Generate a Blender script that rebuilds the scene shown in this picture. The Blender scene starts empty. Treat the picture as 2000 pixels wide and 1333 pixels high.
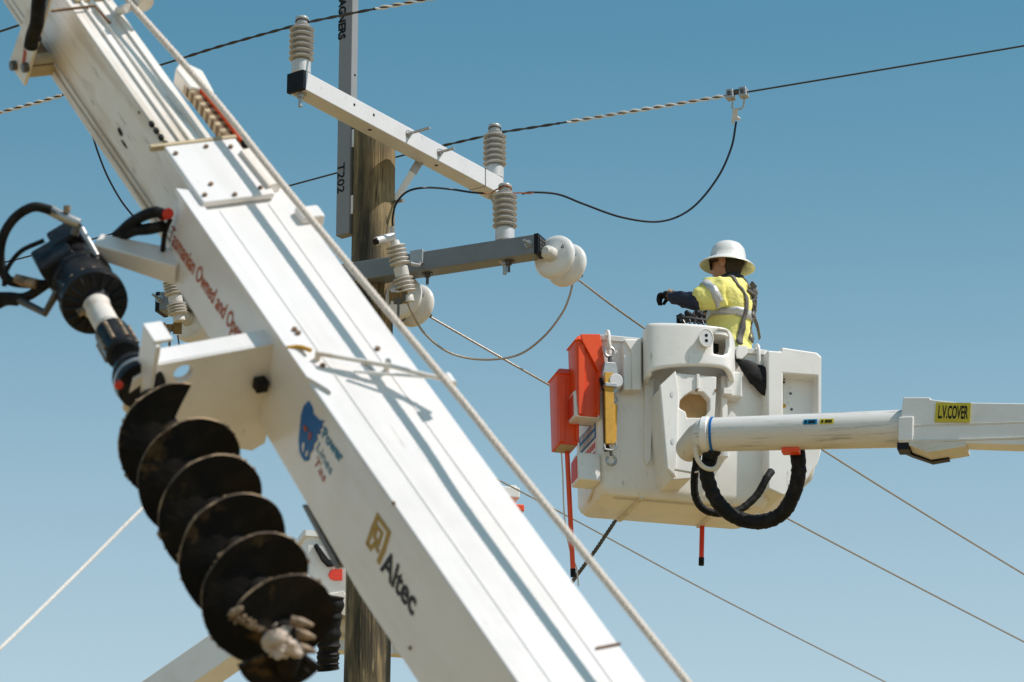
import bpy, bmesh, math, random
from mathutils import Vector as V, Matrix, noise
random.seed(7)
R_ = math.radians
sc = bpy.context.scene
C = sc.collection

# ------------------------------------------------------------------ camera
PITCH, FPX = R_(20), 7500.0
CAM = V((0, 0, 1.7))
cr, cf, cu = V((1, 0, 0)), V((0, math.cos(PITCH), math.sin(PITCH))), V((0, -math.sin(PITCH), math.cos(PITCH)))
cd = bpy.data.cameras.new('camera'); cam = bpy.data.objects.new('camera', cd); C.objects.link(cam)
cam.location = CAM; cam.rotation_euler = (R_(90) + PITCH, 0, 0)
cd.lens = 135.0; cd.sensor_width = 36.0; cd.clip_end = 3000
cd.dof.use_dof = True; cd.dof.focus_distance = 22.2; cd.dof.aperture_fstop = 5.0
sc.camera = cam

# ------------------------------------------------------------------ light
SUN_AZ, SUN_EL = R_(105), R_(54)
SUN = V((math.cos(SUN_EL)*math.sin(SUN_AZ), math.cos(SUN_EL)*math.cos(SUN_AZ), math.sin(SUN_EL)))
w = bpy.data.worlds.new('World'); sc.world = w; w.use_nodes = True
nt = w.node_tree; bg = nt.nodes['Background']
sky = nt.nodes.new('ShaderNodeTexSky'); sky.sky_type = 'NISHITA'; sky.sun_disc = False
sky.sun_elevation = SUN_EL; sky.sun_rotation = SUN_AZ; sky.air_density = 1.0; sky.dust_density = 0.6; sky.ozone_density = 1.0
mul = nt.nodes.new('ShaderNodeMix'); mul.data_type = 'RGBA'; mul.blend_type = 'MULTIPLY'; mul.inputs[0].default_value = 1
mul.inputs[7].default_value = (0.60, 1.20, 1.10, 1)
nt.links.new(sky.outputs[0], mul.inputs[6])
# pale haze low over the horizon, the same all the way round
wc = nt.nodes.new('ShaderNodeTexCoord'); sx = nt.nodes.new('ShaderNodeSeparateXYZ'); nt.links.new(wc.outputs['Generated'], sx.inputs[0])
def wmath(op, a, b=None):
    n = nt.nodes.new('ShaderNodeMath'); n.operation = op
    for i, v in enumerate((a, b)):
        if v is None: continue
        if isinstance(v, (int, float)): n.inputs[i].default_value = v
        else: nt.links.new(v, n.inputs[i])
    return n.outputs[0]
hz_ = wmath('POWER', 2.71828, wmath('MULTIPLY', wmath('POWER', wmath('DIVIDE', wmath('MAXIMUM', sx.outputs[2], 0.0), 0.318), 4.2), -1.0))
hmix = nt.nodes.new('ShaderNodeMix'); hmix.data_type = 'RGBA'; nt.links.new(hz_, hmix.inputs[0]); nt.links.new(mul.outputs[2], hmix.inputs[6])
hmix.inputs[7].default_value = (6.0, 7.2, 8.0, 1); nt.links.new(hmix.outputs[2], bg.inputs[0])
bg.inputs[1].default_value = 0.10
sl = bpy.data.lights.new('sun', 'SUN'); sl.energy = 4.6; sl.angle = R_(0.53); sl.color = (1, 0.915, 0.865)
so = bpy.data.objects.new('sun', sl); C.objects.link(so); so.rotation_euler = SUN.to_track_quat('Z', 'Y').to_euler()
vs = sc.view_settings; vs.view_transform = 'Standard'; vs.look = 'None'; vs.exposure = 0; vs.gamma = 1; vs.use_curve_mapping = False
sc.render.film_transparent = False
sc.cycles.max_bounces = 8

# ------------------------------------------------------------------ picture measurements -> points in space
def ray(x, y): return cr*((x-1000)/FPX) + cu*((666.5-y)/FPX) + cf
def P(x, y, d): return CAM + ray(x, y)*d
def Pz(x, y, z):
    r = ray(x, y); return CAM + r*((z-CAM.z)/r.z)
class Frame:
    def __init__(s, o, ex, ey, ez): s.o, s.e = V(o), [ex.normalized(), ey.normalized(), ez.normalized()]
    def w(s, x, y, z): return s.o + s.e[0]*x + s.e[1]*y + s.e[2]*z
    def l(s, p): q = p-s.o; return V([q.dot(a) for a in s.e])
    def hit(s, px, py, axis, val=0.0):
        n = s.e[axis]; r = ray(px, py); t = ((s.o + n*val - CAM).dot(n))/r.dot(n)
        return s.l(CAM + r*t)
    def rot(s): return Matrix((s.e[0], s.e[1], s.e[2]))
WORLD = Frame((0, 0, 0), V((1, 0, 0)), V((0, 1, 0)), V((0, 0, 1)))
def frame_z(o, ez, hint=V((0, 0, 1))):
    ez = ez.normalized(); ex = hint.cross(ez)
    if ex.length < 1e-4: ex = V((1, 0, 0)).cross(ez)
    ex.normalize(); return Frame(o, ex, ez.cross(ex), ez)

# ------------------------------------------------------------------ materials
def mat(name, col, rough=0.5, metal=0.0, col2=None, scale=4.0, amt=0.5, lo=0.45, hi=0.7, bump=0.0, bscale=60.0,
        frame=None, stretch=(1, 1, 1), col3=None, scale3=20.0, lo3=.62, hi3=.72, coat=0.0, amt3=1.0, stretch3=None, rvar=0.0, spec=None):
    m = bpy.data.materials.new(name); m.use_nodes = True
    t = m.node_tree; b = t.nodes['Principled BSDF']; L = t.links.new
    b.inputs['Base Color'].default_value = (*col, 1); b.inputs['Roughness'].default_value = rough; b.inputs['Metallic'].default_value = metal
    if spec is None: spec = .15 if (name.endswith('_print') or 'black' in name) else .5
    b.inputs['Specular IOR Level'].default_value = spec
    if coat: b.inputs['Coat Weight'].default_value = coat; b.inputs['Coat Roughness'].default_value = .12
    geo = t.nodes.new('ShaderNodeNewGeometry'); src = geo.outputs['Position']
    if frame:
        mp = t.nodes.new('ShaderNodeMapping'); mp.inputs['Rotation'].default_value = frame.rot().to_euler(); L(src, mp.inputs[0]); src = mp.outputs[0]
    def tex(sca, st, det=6.0):
        mp2 = t.nodes.new('ShaderNodeMapping'); mp2.inputs['Scale'].default_value = st; L(src, mp2.inputs[0])
        n = t.nodes.new('ShaderNodeTexNoise'); n.inputs['Scale'].default_value = sca; n.inputs['Detail'].default_value = det; n.inputs['Roughness'].default_value = .62
        L(mp2.outputs[0], n.inputs['Vector']); return n.outputs['Fac']
    def ramp(f, a, c, k):
        r = t.nodes.new('ShaderNodeMapRange'); r.inputs[1].default_value = a; r.inputs[2].default_value = c; r.inputs[4].default_value = k; r.clamp = True
        L(f, r.inputs[0]); return r.outputs[0]
    def mix(f, a, c):
        x = t.nodes.new('ShaderNodeMix'); x.data_type = 'RGBA'; L(f, x.inputs[0])
        if isinstance(a, tuple): x.inputs[6].default_value = (*a, 1)
        else: L(a, x.inputs[6])
        x.inputs[7].default_value = (*c, 1); return x.outputs[2]
    out = col
    if col2:
        f = ramp(tex(scale, stretch), lo, hi, amt); out = mix(f, out, col2)
    if col3:
        f3 = ramp(tex(scale3, stretch3 or stretch), lo3, hi3, amt3); out = mix(f3, out, col3)
    if not isinstance(out, tuple): L(out, b.inputs['Base Color'])
    if rvar:
        rr = t.nodes.new('ShaderNodeMapRange'); rr.inputs[1].default_value = .35; rr.inputs[2].default_value = .65
        rr.inputs[3].default_value = max(.05, rough-rvar); rr.inputs[4].default_value = min(1, rough+rvar)
        L(tex(9, (1, 1, 1)), rr.inputs[0]); L(rr.outputs[0], b.inputs['Roughness'])
    if bump:
        bp = t.nodes.new('ShaderNodeBump'); bp.inputs['Strength'].default_value = bump; bp.inputs['Distance'].default_value = .01
        L(tex(bscale, stretch, 4.0), bp.inputs['Height']); L(bp.outputs[0], b.inputs['Normal'])
    return m

# ------------------------------------------------------------------ mesh builder
class MB:
    def __init__(s): s.bm = bmesh.new()
    def face(s, pts):
        vs_ = [s.bm.verts.new(p) for p in pts]; return s.bm.faces.new(vs_)
    def box(s, F, x0, x1, y0, y1, z0, z1):
        v = [s.bm.verts.new(F.w(x, y, z)) for x in (x0, x1) for y in (y0, y1) for z in (z0, z1)]
        for f in ((0, 1, 3, 2), (4, 6, 7, 5), (0, 4, 5, 1), (2, 3, 7, 6), (0, 2, 6, 4), (1, 5, 7, 3)): s.bm.faces.new([v[i] for i in f])
        return s
    def prism(s, F, poly, axis, a0, a1, holes=()):
        """poly: points in the two axes other than `axis`, extruded from a0 to a1"""
        o = [i for i in range(3) if i != axis]
        def pt(q, a):
            c = [0, 0, 0]; c[o[0]], c[o[1]] = q; c[axis] = a; return F.w(*c)
        if not holes:
            a = [s.bm.verts.new(pt(q, a0)) for q in poly]; b = [s.bm.verts.new(pt(q, a1)) for q in poly]; n = len(poly)
            s.bm.faces.new(a); s.bm.faces.new(b[::-1])
            for i in range(n): s.bm.faces.new((a[i], b[i], b[(i+1) % n], a[(i+1) % n]))
            return s
        for aa in (a0, a1):
            ed = []
            for lp in (poly, *holes):
                v = [s.bm.verts.new(pt(q, aa)) for q in lp]
                ed += [s.bm.edges.new((v[i], v[(i+1) % len(v)])) for i in range(len(v))]
            bmesh.ops.triangle_fill(s.bm, use_beauty=True, use_dissolve=False, edges=ed)
        for lp in (poly, *holes):
            n = len(lp)
            for i in range(n): s.face([pt(lp[i], a0), pt(lp[i], a1), pt(lp[(i+1) % n], a1), pt(lp[(i+1) % n], a0)])
        bmesh.ops.remove_doubles(s.bm, verts=s.bm.verts, dist=1e-6)
        return s
    def tube(s, pts, r, n=10, caps=True):
        pts = [V(p) for p in pts]; m = len(pts); rs = r if isinstance(r, (list, tuple)) else [r]*m
        rings = []; t = (pts[1]-pts[0]).normalized(); up = V((0, 0, 1)) if abs(t.z) < .9 else V((1, 0, 0))
        a = t.cross(up).normalized()
        for i, p in enumerate(pts):
            t = (pts[min(i+1, m-1)]-pts[max(i-1, 0)]).normalized()
            a = (a - t*a.dot(t)).normalized(); b = t.cross(a)
            rings.append([s.bm.verts.new(p + (a*math.cos(k*math.tau/n) + b*math.sin(k*math.tau/n))*rs[i]) for k in range(n)])
        for i in range(m-1):
            for k in range(n): s.bm.faces.new((rings[i][k], rings[i][(k+1) % n], rings[i+1][(k+1) % n], rings[i+1][k]))
        if caps: s.bm.faces.new(rings[0][::-1]); s.bm.faces.new(rings[-1])
        return s
    def lathe(s, F, prof, n=28):
        """prof: (radius, height) pairs round F's z axis"""
        rings = []
        for r, h in prof:
            if r < 1e-5: rings.append([s.bm.verts.new(F.w(0, 0, h))])
            else: rings.append([s.bm.verts.new(F.w(r*math.cos(k*math.tau/n), r*math.sin(k*math.tau/n), h)) for k in range(n)])
        for a, b in zip(rings, rings[1:]):
            for k in range(n):
                q = [a[k % len(a)], a[(k+1) % n % len(a)], b[(k+1) % n % len(b)], b[k % len(b)]]
                u = []
                for v in q:
                    if v not in u: u.append(v)
                if len(u) > 2: s.bm.faces.new(u)
        for rg, fl in ((rings[0], True), (rings[-1], False)):
            if len(rg) > 1: s.bm.faces.new(rg[::-1] if fl else rg)
        return s
    def ball(s, c, r, sx=1, sy=1, sz=1, F=WORLD, u=16, v=10):
        m = Matrix((F.e[0]*sx*r, F.e[1]*sy*r, F.e[2]*sz*r)).transposed().to_4x4(); m.translation = c
        bmesh.ops.create_uvsphere(s.bm, u_segments=u, v_segments=v, radius=1, matrix=m); return s
    def build(s, name, m, parent=None, bevel=0.0, angle=35, seg=2, smooth=True, origin=None, mods=()):
        bmesh.ops.recalc_face_normals(s.bm, faces=s.bm.faces)
        o0 = parent_world(parent) if parent is not None else (V(origin) if origin is not None else V((0, 0, 0)))
        bmesh.ops.translate(s.bm, verts=s.bm.verts, vec=-o0)
        me = bpy.data.meshes.new(name); s.bm.to_mesh(me); s.bm.free()
        for mm in (m if isinstance(m, (list, tuple)) else (m,)): me.materials.append(mm)
        if smooth:
            for p in me.polygons: p.use_smooth = True
            me.set_sharp_from_angle(angle=R_(angle))
        o = bpy.data.objects.new(name, me); C.objects.link(o)
        if parent is not None: o.parent = parent
        else: o.location = o0
        if bevel:
            b = o.modifiers.new('bevel', 'BEVEL'); b.width = bevel; b.segments = seg; b.limit_method = 'ANGLE'; b.angle_limit = R_(30); b.harden_normals = True
        return o
def parent_world(p):
    v = V((0, 0, 0))
    while p is not None: v = v + p.location; p = p.parent
    return v
def tag(o, label, cat, group=None):
    o['label'] = label; o['category'] = cat
    if group: o['group'] = group
    return o
def thing(name, loc, label, cat, group=None):
    o = bpy.data.objects.new(name, None); C.objects.link(o); o.location = loc; o.empty_display_size = .1
    return tag(o, label, cat, group)
def dup(root, loc, label):
    r = root.copy(); C.objects.link(r); r.location = loc; r['label'] = label
    for ch in list(root.children):
        c = ch.copy(); C.objects.link(c); c.parent = r
        for g in ch.children:
            q = g.copy(); C.objects.link(q); q.parent = c
    return r
def spline(pts, k=10):
    pts = [V(p) for p in pts]; q = [pts[0]*2-pts[1]] + pts + [pts[-1]*2-pts[-2]]; out = []
    for i in range(1, len(q)-2):
        for j in range(k):
            t = j/k; a, b, c, d = q[i-1:i+3]
            out.append(.5*((2*b) + (c-a)*t + (2*a-5*b+4*c-d)*t*t + (3*b-a-3*c+d)*t**3))
    return out + [pts[-1]]
def loft(mb, F, rings):
    rv = [[mb.bm.verts.new(F.w(x, y, z)) for x, y in ring] for z, ring in rings]
    for a, b in zip(rv, rv[1:]):
        n_ = len(a)
        for i in range(n_): mb.bm.faces.new((a[i], a[(i+1) % n_], b[(i+1) % n_], b[i]))
    mb.bm.faces.new(rv[0][::-1]); mb.bm.faces.new(rv[-1]); return mb
def circ(cx, cy, r, n=20, ry=None): return [(cx+r*math.cos(i*math.tau/n), cy+(ry or r)*math.sin(i*math.tau/n)) for i in range(n)]
def twist(mb, pts, R, r, turns_per_m, strands=2, n=6, k0=0):
    """strands laid helically round a path"""
    L = 0; acc = [0]
    for a, b in zip(pts, pts[1:]): L += (b-a).length; acc.append(L)
    for st in range(strands):
        out = []; m = max(8, int(L*turns_per_m*9))
        for i in range(m+1):
            x = L*i/m; j = max(q for q in range(len(acc)) if acc[q] <= x+1e-9); j = min(j, len(pts)-2)
            f = (x-acc[j])/max(1e-9, acc[j+1]-acc[j]); p = pts[j].lerp(pts[j+1], f); t = (pts[j+1]-pts[j]).normalized()
            a = t.cross(V((0, 0, 1))).normalized(); b = t.cross(a); ph = math.tau*(x*turns_per_m + st/strands) + k0
            out.append(p + (a*math.cos(ph)+b*math.sin(ph))*R)
        mb.tube(out, r, n)
    return mb
def hexbolt(mb, o, ax, r, h, shank=0.0, rs=None):
    F = frame_z(o, ax); mb.lathe(F, [(r, -.002), (r, h)], 6)
    if shank: mb.lathe(F, [(rs or r*.55, h*.5), (rs or r*.55, h+shank)], 10)
    return mb
def text(name, body, p0, p1, up, normal, cap, m, parent, shear=0.0, bold=0.0, lift=.002, spacing=1.0, thick=.001, label=None):
    """flat lettering from p0 to p1 (baseline), capital height `cap`"""
    cu_ = bpy.data.curves.new(name, 'FONT'); cu_.body = body; cu_.size = 1; cu_.shear = shear; cu_.offset = bold; cu_.space_character = spacing
    cu_.extrude = 0.0; cu_.resolution_u = 4
    t = bpy.data.objects.new(name+'_source', cu_); C.objects.link(t); bpy.context.view_layer.update()
    me = bpy.data.meshes.new_from_object(t.evaluated_get(bpy.context.evaluated_depsgraph_get())); bpy.data.objects.remove(t); bpy.data.curves.remove(cu_)
    x0 = min(v.co.x for v in me.vertices); x1 = max(v.co.x for v in me.vertices)
    ex = p1-p0; sx = ex.length/(x1-x0); ex.normalize(); up = (up - ex*up.dot(ex)).normalized(); o0 = parent_world(parent)
    for v in me.vertices: v.co = p0 + ex*((v.co.x-x0)*sx) + up*(v.co.y*cap/.70) + normal*lift - o0
    me.materials.append(m); o = bpy.data.objects.new(name, me); C.objects.link(o); o.parent = parent
    if label: o['label'] = label
    return o

# ------------------------------------------------------------------ ground (below the picture; its light reaches the undersides)
M = {}
M['ground'] = mat('dry_grass', (.29, .205, .085), .95, col2=(.17, .135, .045), scale=.35, col3=(.36, .30, .17), scale3=6, bump=.6, bscale=30)
mb = MB(); N = 24
for i in range(N):
    for j in range(N):
        a = [(-600+1200*x/N, -600+1200*y/N, 0) for x, y in ((i, j), (i+1, j), (i+1, j+1), (i, j+1))]; mb.face(a)
bmesh.ops.remove_doubles(mb.bm, verts=mb.bm.verts, dist=.01)
for v in mb.bm.verts:
    dd = max(0, v.co.length-120); v.co.z = dd*.02*noise.noise(v.co*.006) - .15*(v.co.length > 60)
g = mb.build('ground', M['ground']); g['kind'] = 'structure'

# ------------------------------------------------------------------ frame of the foreground boom
BD = (cr*-.66 + cu*.865 + cf).normalized(); B0 = P(1010, 1333, 12.0)
be = BD.cross(cf).normalized(); be = be if be.dot(cr) > 0 else -be
bg_ = BD.cross(be).normalized(); bg_ = bg_ if bg_.dot(cf) < 0 else -bg_
PHI = R_(39)
BS = be*math.cos(PHI) - bg_*math.sin(PHI); BN = be*math.sin(PHI) + bg_*math.cos(PHI)
BF = Frame(B0, BS, BD, BN)                        # x across the top, y up the boom, z out of the top face

M['boom'] = mat('white_boom_paint', (.81, .785, .765), .36, col2=(.62, .58, .52), scale=2.2, amt=.35, frame=BF, stretch=(3, .35, 3), col3=(.30, .24, .17), scale3=9, lo3=.66, hi3=.74, amt3=.45, bump=.06, bscale=14, coat=.25, rvar=.08)
M['boom_worn'] = mat('worn_boom_paint', (.82, .785, .735), .45, col2=(.46, .34, .20), scale=2.6, amt=.7, lo=.46, hi=.70, frame=BF, stretch=(4, .3, 4), col3=(.20, .12, .06), scale3=9, lo3=.60, hi3=.72, amt3=.75, stretch3=(2.2, .35, 2.2), bump=.10, bscale=20, rvar=.1)
M['white'] = mat('white_paint', (.80, .79, .77), .38, col2=(.66, .62, .56), scale=5, amt=.4, bump=.05, bscale=25, coat=.2)
M['rusty'] = mat('rusty_steel', (.16, .09, .045), .7, col2=(.35, .22, .10), scale=16, bump=.3)
M['tan_dirt'] = mat('stained_tan_metal', (.52, .42, .26), .6, col2=(.25, .18, .10), scale=12, bump=.2)
M['black'] = mat('black_rubber', (.010, .010, .010), .62, col2=(.04, .038, .035), scale=20, bump=.15, bscale=80)
M['blackpaint'] = mat('black_gloss_paint', (.013, .014, .017), .30, col2=(.05, .045, .04), scale=14, amt=.5, bump=.1, bscale=40, rvar=.12)
M['steel'] = mat('galvanised_steel', (.45, .45, .44), .45, .75, col2=(.28, .28, .27), scale=30, bump=.1)
M['darksteel'] = mat('dark_steel', (.10, .10, .10), .45, .6, col2=(.2, .17, .13), scale=25, bump=.2)
M['orange'] = mat('orange_plastic', (.84, .078, .004), .42, col2=(.72, .055, .004), scale=8, amt=.6, bump=.05, bscale=30)
M['red'] = mat('red_plastic', (.70, .035, .008), .5, col2=(.5, .02, .01), scale=10)
M['rope'] = mat('cream_rope', (.72, .63, .54), .85, col2=(.58, .48, .39), scale=60, bump=.5, bscale=150)
M['yellow'] = mat('yellow_webbing', (.62, .34, .03), .6, col2=(.45, .22, .02), scale=30, bump=.2, bscale=150)
M['inkred'] = mat('brown_red_print', (.46, .085, .025), .5, col2=(.5, .2, .1), scale=30)
M['inkblue'] = mat('blue_print', (.008, .13, .40), .45, col2=(.015, .15, .44), scale=20)
M['inkteal'] = mat('teal_print', (.012, .20, .36), .45, col2=(.02, .24, .40), scale=20)
M['inkgold'] = mat('gold_print', (.42, .27, .05), .5, col2=(.5, .33, .08), scale=20)
M['inkblack'] = mat('black_print', (.008, .010, .013), .5, col2=(.015, .016, .018), scale=20)

M['cap0'] = mat('black_grease', (.012, .012, .012), .7, col2=(.03, .028, .025), scale=40)
boom = thing('crane_boom', BF.w(.2, -6.5, -.24), 'big white telescopic crane boom with company lettering and stow bracket', 'crane boom')
W = .41
# lower section
mb = MB().prism(BF, [(2.727, 0), (2.74, -.345), (2.33, -.355), (1.44, -.43), (1.0, -.468), (-6.5, -.47), (-6.5, 0)], 0, 0, W)
mb.build('lower_section', M['boom'], boom, bevel=.008)
fl = [BF.hit(x, y, 2, .006)[:2] for x, y in ((361, 378), (400, 385), (560, 610), (618, 752), (600, 735), (443, 497))]
MB().prism(BF, [(-.006, 2.75), (.055, 2.72), (.052, 1.95), (.046, 1.50), (-.006, 1.60)], 2, -.012, .014).build('edge_flange', M['boom'], boom, bevel=.004)
for x in (.105, .30):
    MB().box(BF, x, x+.004, -6, 2.6, -.002, .0025).build('weld_seam', M['boom'], boom)
MB().box(BF, .325, W+.004, .072, .080, -.001, .006).build('plate_edge', M['rusty'], boom)
# sleeve mouth
mb = MB().box(BF, .045, .335, 2.62, 2.99, .002, .030); mb.build('sleeve_collar', M['boom'], boom, bevel=.01)
for a, b in ((.07, 2.66), (.07, 2.93), (.18, 2.64), (.29, 2.66), (.29, 2.93), (.20, 2.95), (.12, 2.72)):
    mb = MB(); hexbolt(mb, BF.w(a, b, .03), BN, .009, .008); mb.build('bolt', M['rusty'], boom)
for i in range(5):
    MB().box(BF, .074, .090, 2.985+i*.045, 3.008+i*.045, -.012, .006).build('wear_pad', M['black'], boom, bevel=.002)
MB().box(BF, -.004, .34, 2.985, 3.0, .012, .034).build('collar_strap', M['tan_dirt'], boom)
# inner section
q1, q2 = BF.hit(105, 154, 0, .085), BF.hit(291, 405, 0, .085)
zb = (q1[2]+q2[2])/2
mb = MB().box(BF, .085, .272, 2.2, 5.05, zb+.02, -.004); mb.build('inner_section', M['boom_worn'], boom, bevel=.007)
MB().box(BF, .077, .084, 2.7, 4.55, zb+.03, zb+.05).build('side_rail', M['boom_worn'], boom, bevel=.003)
MB().box(BF, .076, .090, 2.7, 4.6, zb+.0, zb+.016).build('side_rail', M['boom_worn'], boom, bevel=.003)
for x in (.135, .175, .232):
    MB().box(BF, x, x+.012, 2.9, 4.6, -.006, .006).build('top_rib', M['boom_worn'], boom, bevel=.003)
MB().tube([BF.w(.165, 2.1, zb-.035), BF.w(.165, 4.45, zb-.035)], .062, 24).build('extension_cylinder', M['boom_worn'], boom)
MB().tube([BF.w(.165, 4.3, zb-.035), BF.w(.165, 4.36, zb-.035)], .068, 24).build('cylinder_band', M['darksteel'], boom)
for px_, py_, ra_, rb_ in ((235, 258, .012, .024), (243, 282, .006, .03), (272, 220, .006, .007)):
    q = BF.hit(px_, py_, 0, .085); MB().prism(BF, circ(q[1], q[2], rb_, 14, ra_), 0, .083, .086).build('dark_scuff', M['cap0'], boom)
# tip head
tp = [BF.hit(x, y, 0, -.02) for x, y in ((112, -30), (53, 167), (33, 138), (25, 118), (66, 0), (76, -30))]
MB().prism(BF, [(p[1], p[2]) for p in tp], 0, -.034, -.02).build('tip_plate', M['boom_worn'], boom, bevel=.003)
pc = BF.hit(70, 128, 0, .02)
MB().tube([BF.w(-.02, pc[1], pc[2]), BF.w(.28, pc[1], pc[2])], .045, 20).build('pivot_tube', M['tan_dirt'], boom)
MB().box(BF, -.018, .09, pc[1]-.04, pc[1]+.12, pc[2]+.02, zb+.05).build('tip_block', M['rusty'], boom, bevel=.004)
MB().box(BF, .078, .278, 4.28, 4.34, zb+.0, .004).build('end_collar', M['boom_worn'], boom, bevel=.004)
for px, py in ((31, 128), (54, 132)):
    q = BF.hit(px, py, 0, -.034); mb = MB(); hexbolt(mb, BF.w(-.034, q[1], q[2]), -BS, .02, .022); mb.build('pivot_bolt', M['darksteel'], boom)
q = BF.hit(47, 112, 0, -.036); MB().box(BF, -.037, -.034, q[1]-.012, q[1]+.012, q[2]-.03, q[2]+.03).build('warning_label', M['inkred'], boom)
def bpt(px, py, axis, val): q = BF.hit(px, py, axis, val); return BF.w(*q)
hp = spline([bpt(x, y, 0, -.07) for x, y in ((84, -40), (76, 0), (72, 45), (64, 70), (60, 92))], 8)
MB().tube(hp, .028, 14).build('hydraulic_hose', M['black'], boom)
mb = MB(); mb.tube([bpt(60, 80, 0, -.06), bpt(76, 76, 0, -.05)], .014, 8); mb.build('hose_fitting', M['blackpaint'], boom)
hp = spline([BF.w(.25, 5.2, .06), BF.w(.23, 4.6, .05), BF.w(.235, 4.25, .012)], 8)
MB().tube(hp, .016, 10).build('hydraulic_hose', M['black'], boom)
MB().box(BF, .115, .262, 4.02, 5.0, -.006, .009).build('head_plate', M['tan_dirt'], boom, bevel=.004)
MB().box(BF, .12, .27, 4.5, 4.75, .012, .09).build('head_block', M['tan_dirt'], boom, bevel=.01)
MB().tube([bpt(100, 22, 2, .01), bpt(185, 12, 2, .014), bpt(215, 45, 2, .012)], .006, 6).build('cable_tie', M['rusty'], boom)

# stow bracket for the auger
YB = 1.87
po = [BF.hit(x, y, 1, YB) for x, y in ((566, 666), (312, 712), (262, 742), (240, 800), (300, 870), (430, 872), (492, 881), (518, 866), (527, 822))]
ph_ = BF.hit(358, 730, 1, YB)
MB().prism(BF, [(p[0], p[2]) for p in po], 1, YB, YB+.014, holes=[circ(ph_[0], ph_[2], .036, 20)]).build('stow_bracket', M['boom'], boom, bevel=.002)
MB().prism(BF, [(po[0][0], po[0][2]), (po[1][0], po[1][2]), (po[1][0], po[1][2]-.014), (po[0][0], po[0][2]-.014)], 1, YB-.002, YB+.085).build('bracket_flange', M['boom'], boom, bevel=.003)
mb = MB().tube([BF.w(ph_[0]+.036*math.cos(a), YB+.02, ph_[2]+.036*math.sin(a)) for a in [i*math.tau/24 for i in range(25)]], .005, 6); mb.build('hole_rim', M['boom'], boom)
pt0, pt1 = BF.hit(312, 712, 1, YB), BF.hit(250, 745, 1, YB)
ta, tb = BF.hit(278, 628, 1, YB+.06), BF.hit(310, 690, 1, YB+.06)
MB().box(BF, ta[0], ta[0]+.014, YB-.07, YB+.05, tb[2]-.19, ta[2]-.014).build('bracket_tab', M['boom'], boom, bevel=.003)
MB().box(BF, ta[0]-.004, ta[0]+.066, YB-.055, YB+.05, ta[2]-.014, ta[2]).build('tab_flange', M['boom'], boom, bevel=.004)
MB().box(BF, ta[0]+.014, ta[0]+.055, YB+.0, YB+.016, tb[2]-.06, ta[2]-.014).build('tab_web', M['boom'], boom, bevel=.002)
q = BF.hit(504, 744, 1, YB); MB().box(BF, q[0]-.022, q[0]+.022, YB-.045, YB-.001, q[2]-.022, q[2]+.022).build('latch', M['black'], boom, bevel=.004)
mb = MB().tube([BF.w(*BF.hit(556, 690, 1, YB-.006)), BF.w(*BF.hit(519, 815, 1, YB-.006))], .006, 6); mb.build('weld_seam', M['tan_dirt'], boom)
# arm that carries the auger drive
la0, la1 = bpt(352, 524, 0, .02), P(188, 480, 14.02)
lv = (la1-la0).normalized(); LK = Frame(la0, lv, (BD-lv*BD.dot(lv)), lv.cross(BD-lv*BD.dot(lv)))
mb = MB(); loft(mb, Frame(la0, LK.e[1], LK.e[2], lv), [(0, [(-.055, -.045), (.055, -.045), (.055, .045), (-.055, .045)]), ((la1-la0).length, [(-.038, -.032), (.038, -.032), (.038, .032), (-.038, .032)])]); mb.build('auger_link', M['boom'], boom, bevel=.008)
# hoses on the sleeve
for pts in (((322, 420), (300, 415), (262, 432), (228, 462)), ((318, 442), (290, 448), (258, 452), (226, 470))):
    MB().tube(spline([bpt(x, y, 0, -.05-.03*i) for i, (x, y) in enumerate(pts)], 8), .021, 12).build('hydraulic_hose', M['black'], boom)
MB().tube([bpt(316, 421, 0, -.05), bpt(330, 417, 0, -.045)], .020, 12).build('red_coupling', M['red'], boom)
MB().tube(spline([bpt(332, 430, 0, -.03), bpt(322, 455, 0, -.03), bpt(318, 490, 0, -.03)], 6), .010, 8).build('hydraulic_hose', M['black'], boom)
# flap under the lower edge
fp = [BF.hit(x, y, 0, .03) for x, y in ((594, 986), (606, 990), (668, 1105), (660, 1112))]
MB().prism(BF, [(p[1], p[2]) for p in fp], 0, .02, .30).build('underside_flap', M['darksteel'], boom, bevel=.002)
# hardware on the top face: rope guide, strap, lug
def top(px, py, z): return BF.w(*BF.hit(px, py, 2, z))
MB().tube(spline([top(560, 680, .01), top(585, 678, .02), top(607, 685, .03)], 6), .008, 8).build('yellow_strap', M['yellow'], boom)
mb = MB(); mb.tube([top(618, 690, .035), top(760, 715, .05), top(884, 746, .09)], .0085, 12); mb.build('guide_bar', M['boom_worn'], boom)
MB().tube([top(628, 692, .035), top(700, 704, .035), top(732, 727, .03)], .006, 10).build('guide_bar', M['steel'], boom)
MB().tube([top(690, 726, .025), top(850, 738, .075)], .0055, 10).build('guide_bar', M['white'], boom)
for px, py, h in ((621, 693, .035), (757, 712, .05)):
    q = BF.hit(px, py, 2, h*.6); MB().box(BF, q[0]-.008, q[0]+.008, q[1]-.010, q[1]+.010, 0, h).build('guide_post', M['boom_worn'], boom, bevel=.003)
MB().tube([top(872, 735, .10), top(884, 752, .10)], .016, 12).build('guide_roller', M['white'], boom)
for px, py in ((630, 716), (737, 683), (582, 652), (575, 645), (770, 983), (802, 1266)):
    mb = MB()
    if px in (770, 802): q = BF.hit(px, py, 0, 0); hexbolt(mb, BF.w(0, q[1], q[2]), -BS, .007, .006)
    else: hexbolt(mb, top(px, py, 0), BN, .010, .009)
    mb.build('bolt', M['rusty'], boom)
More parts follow.
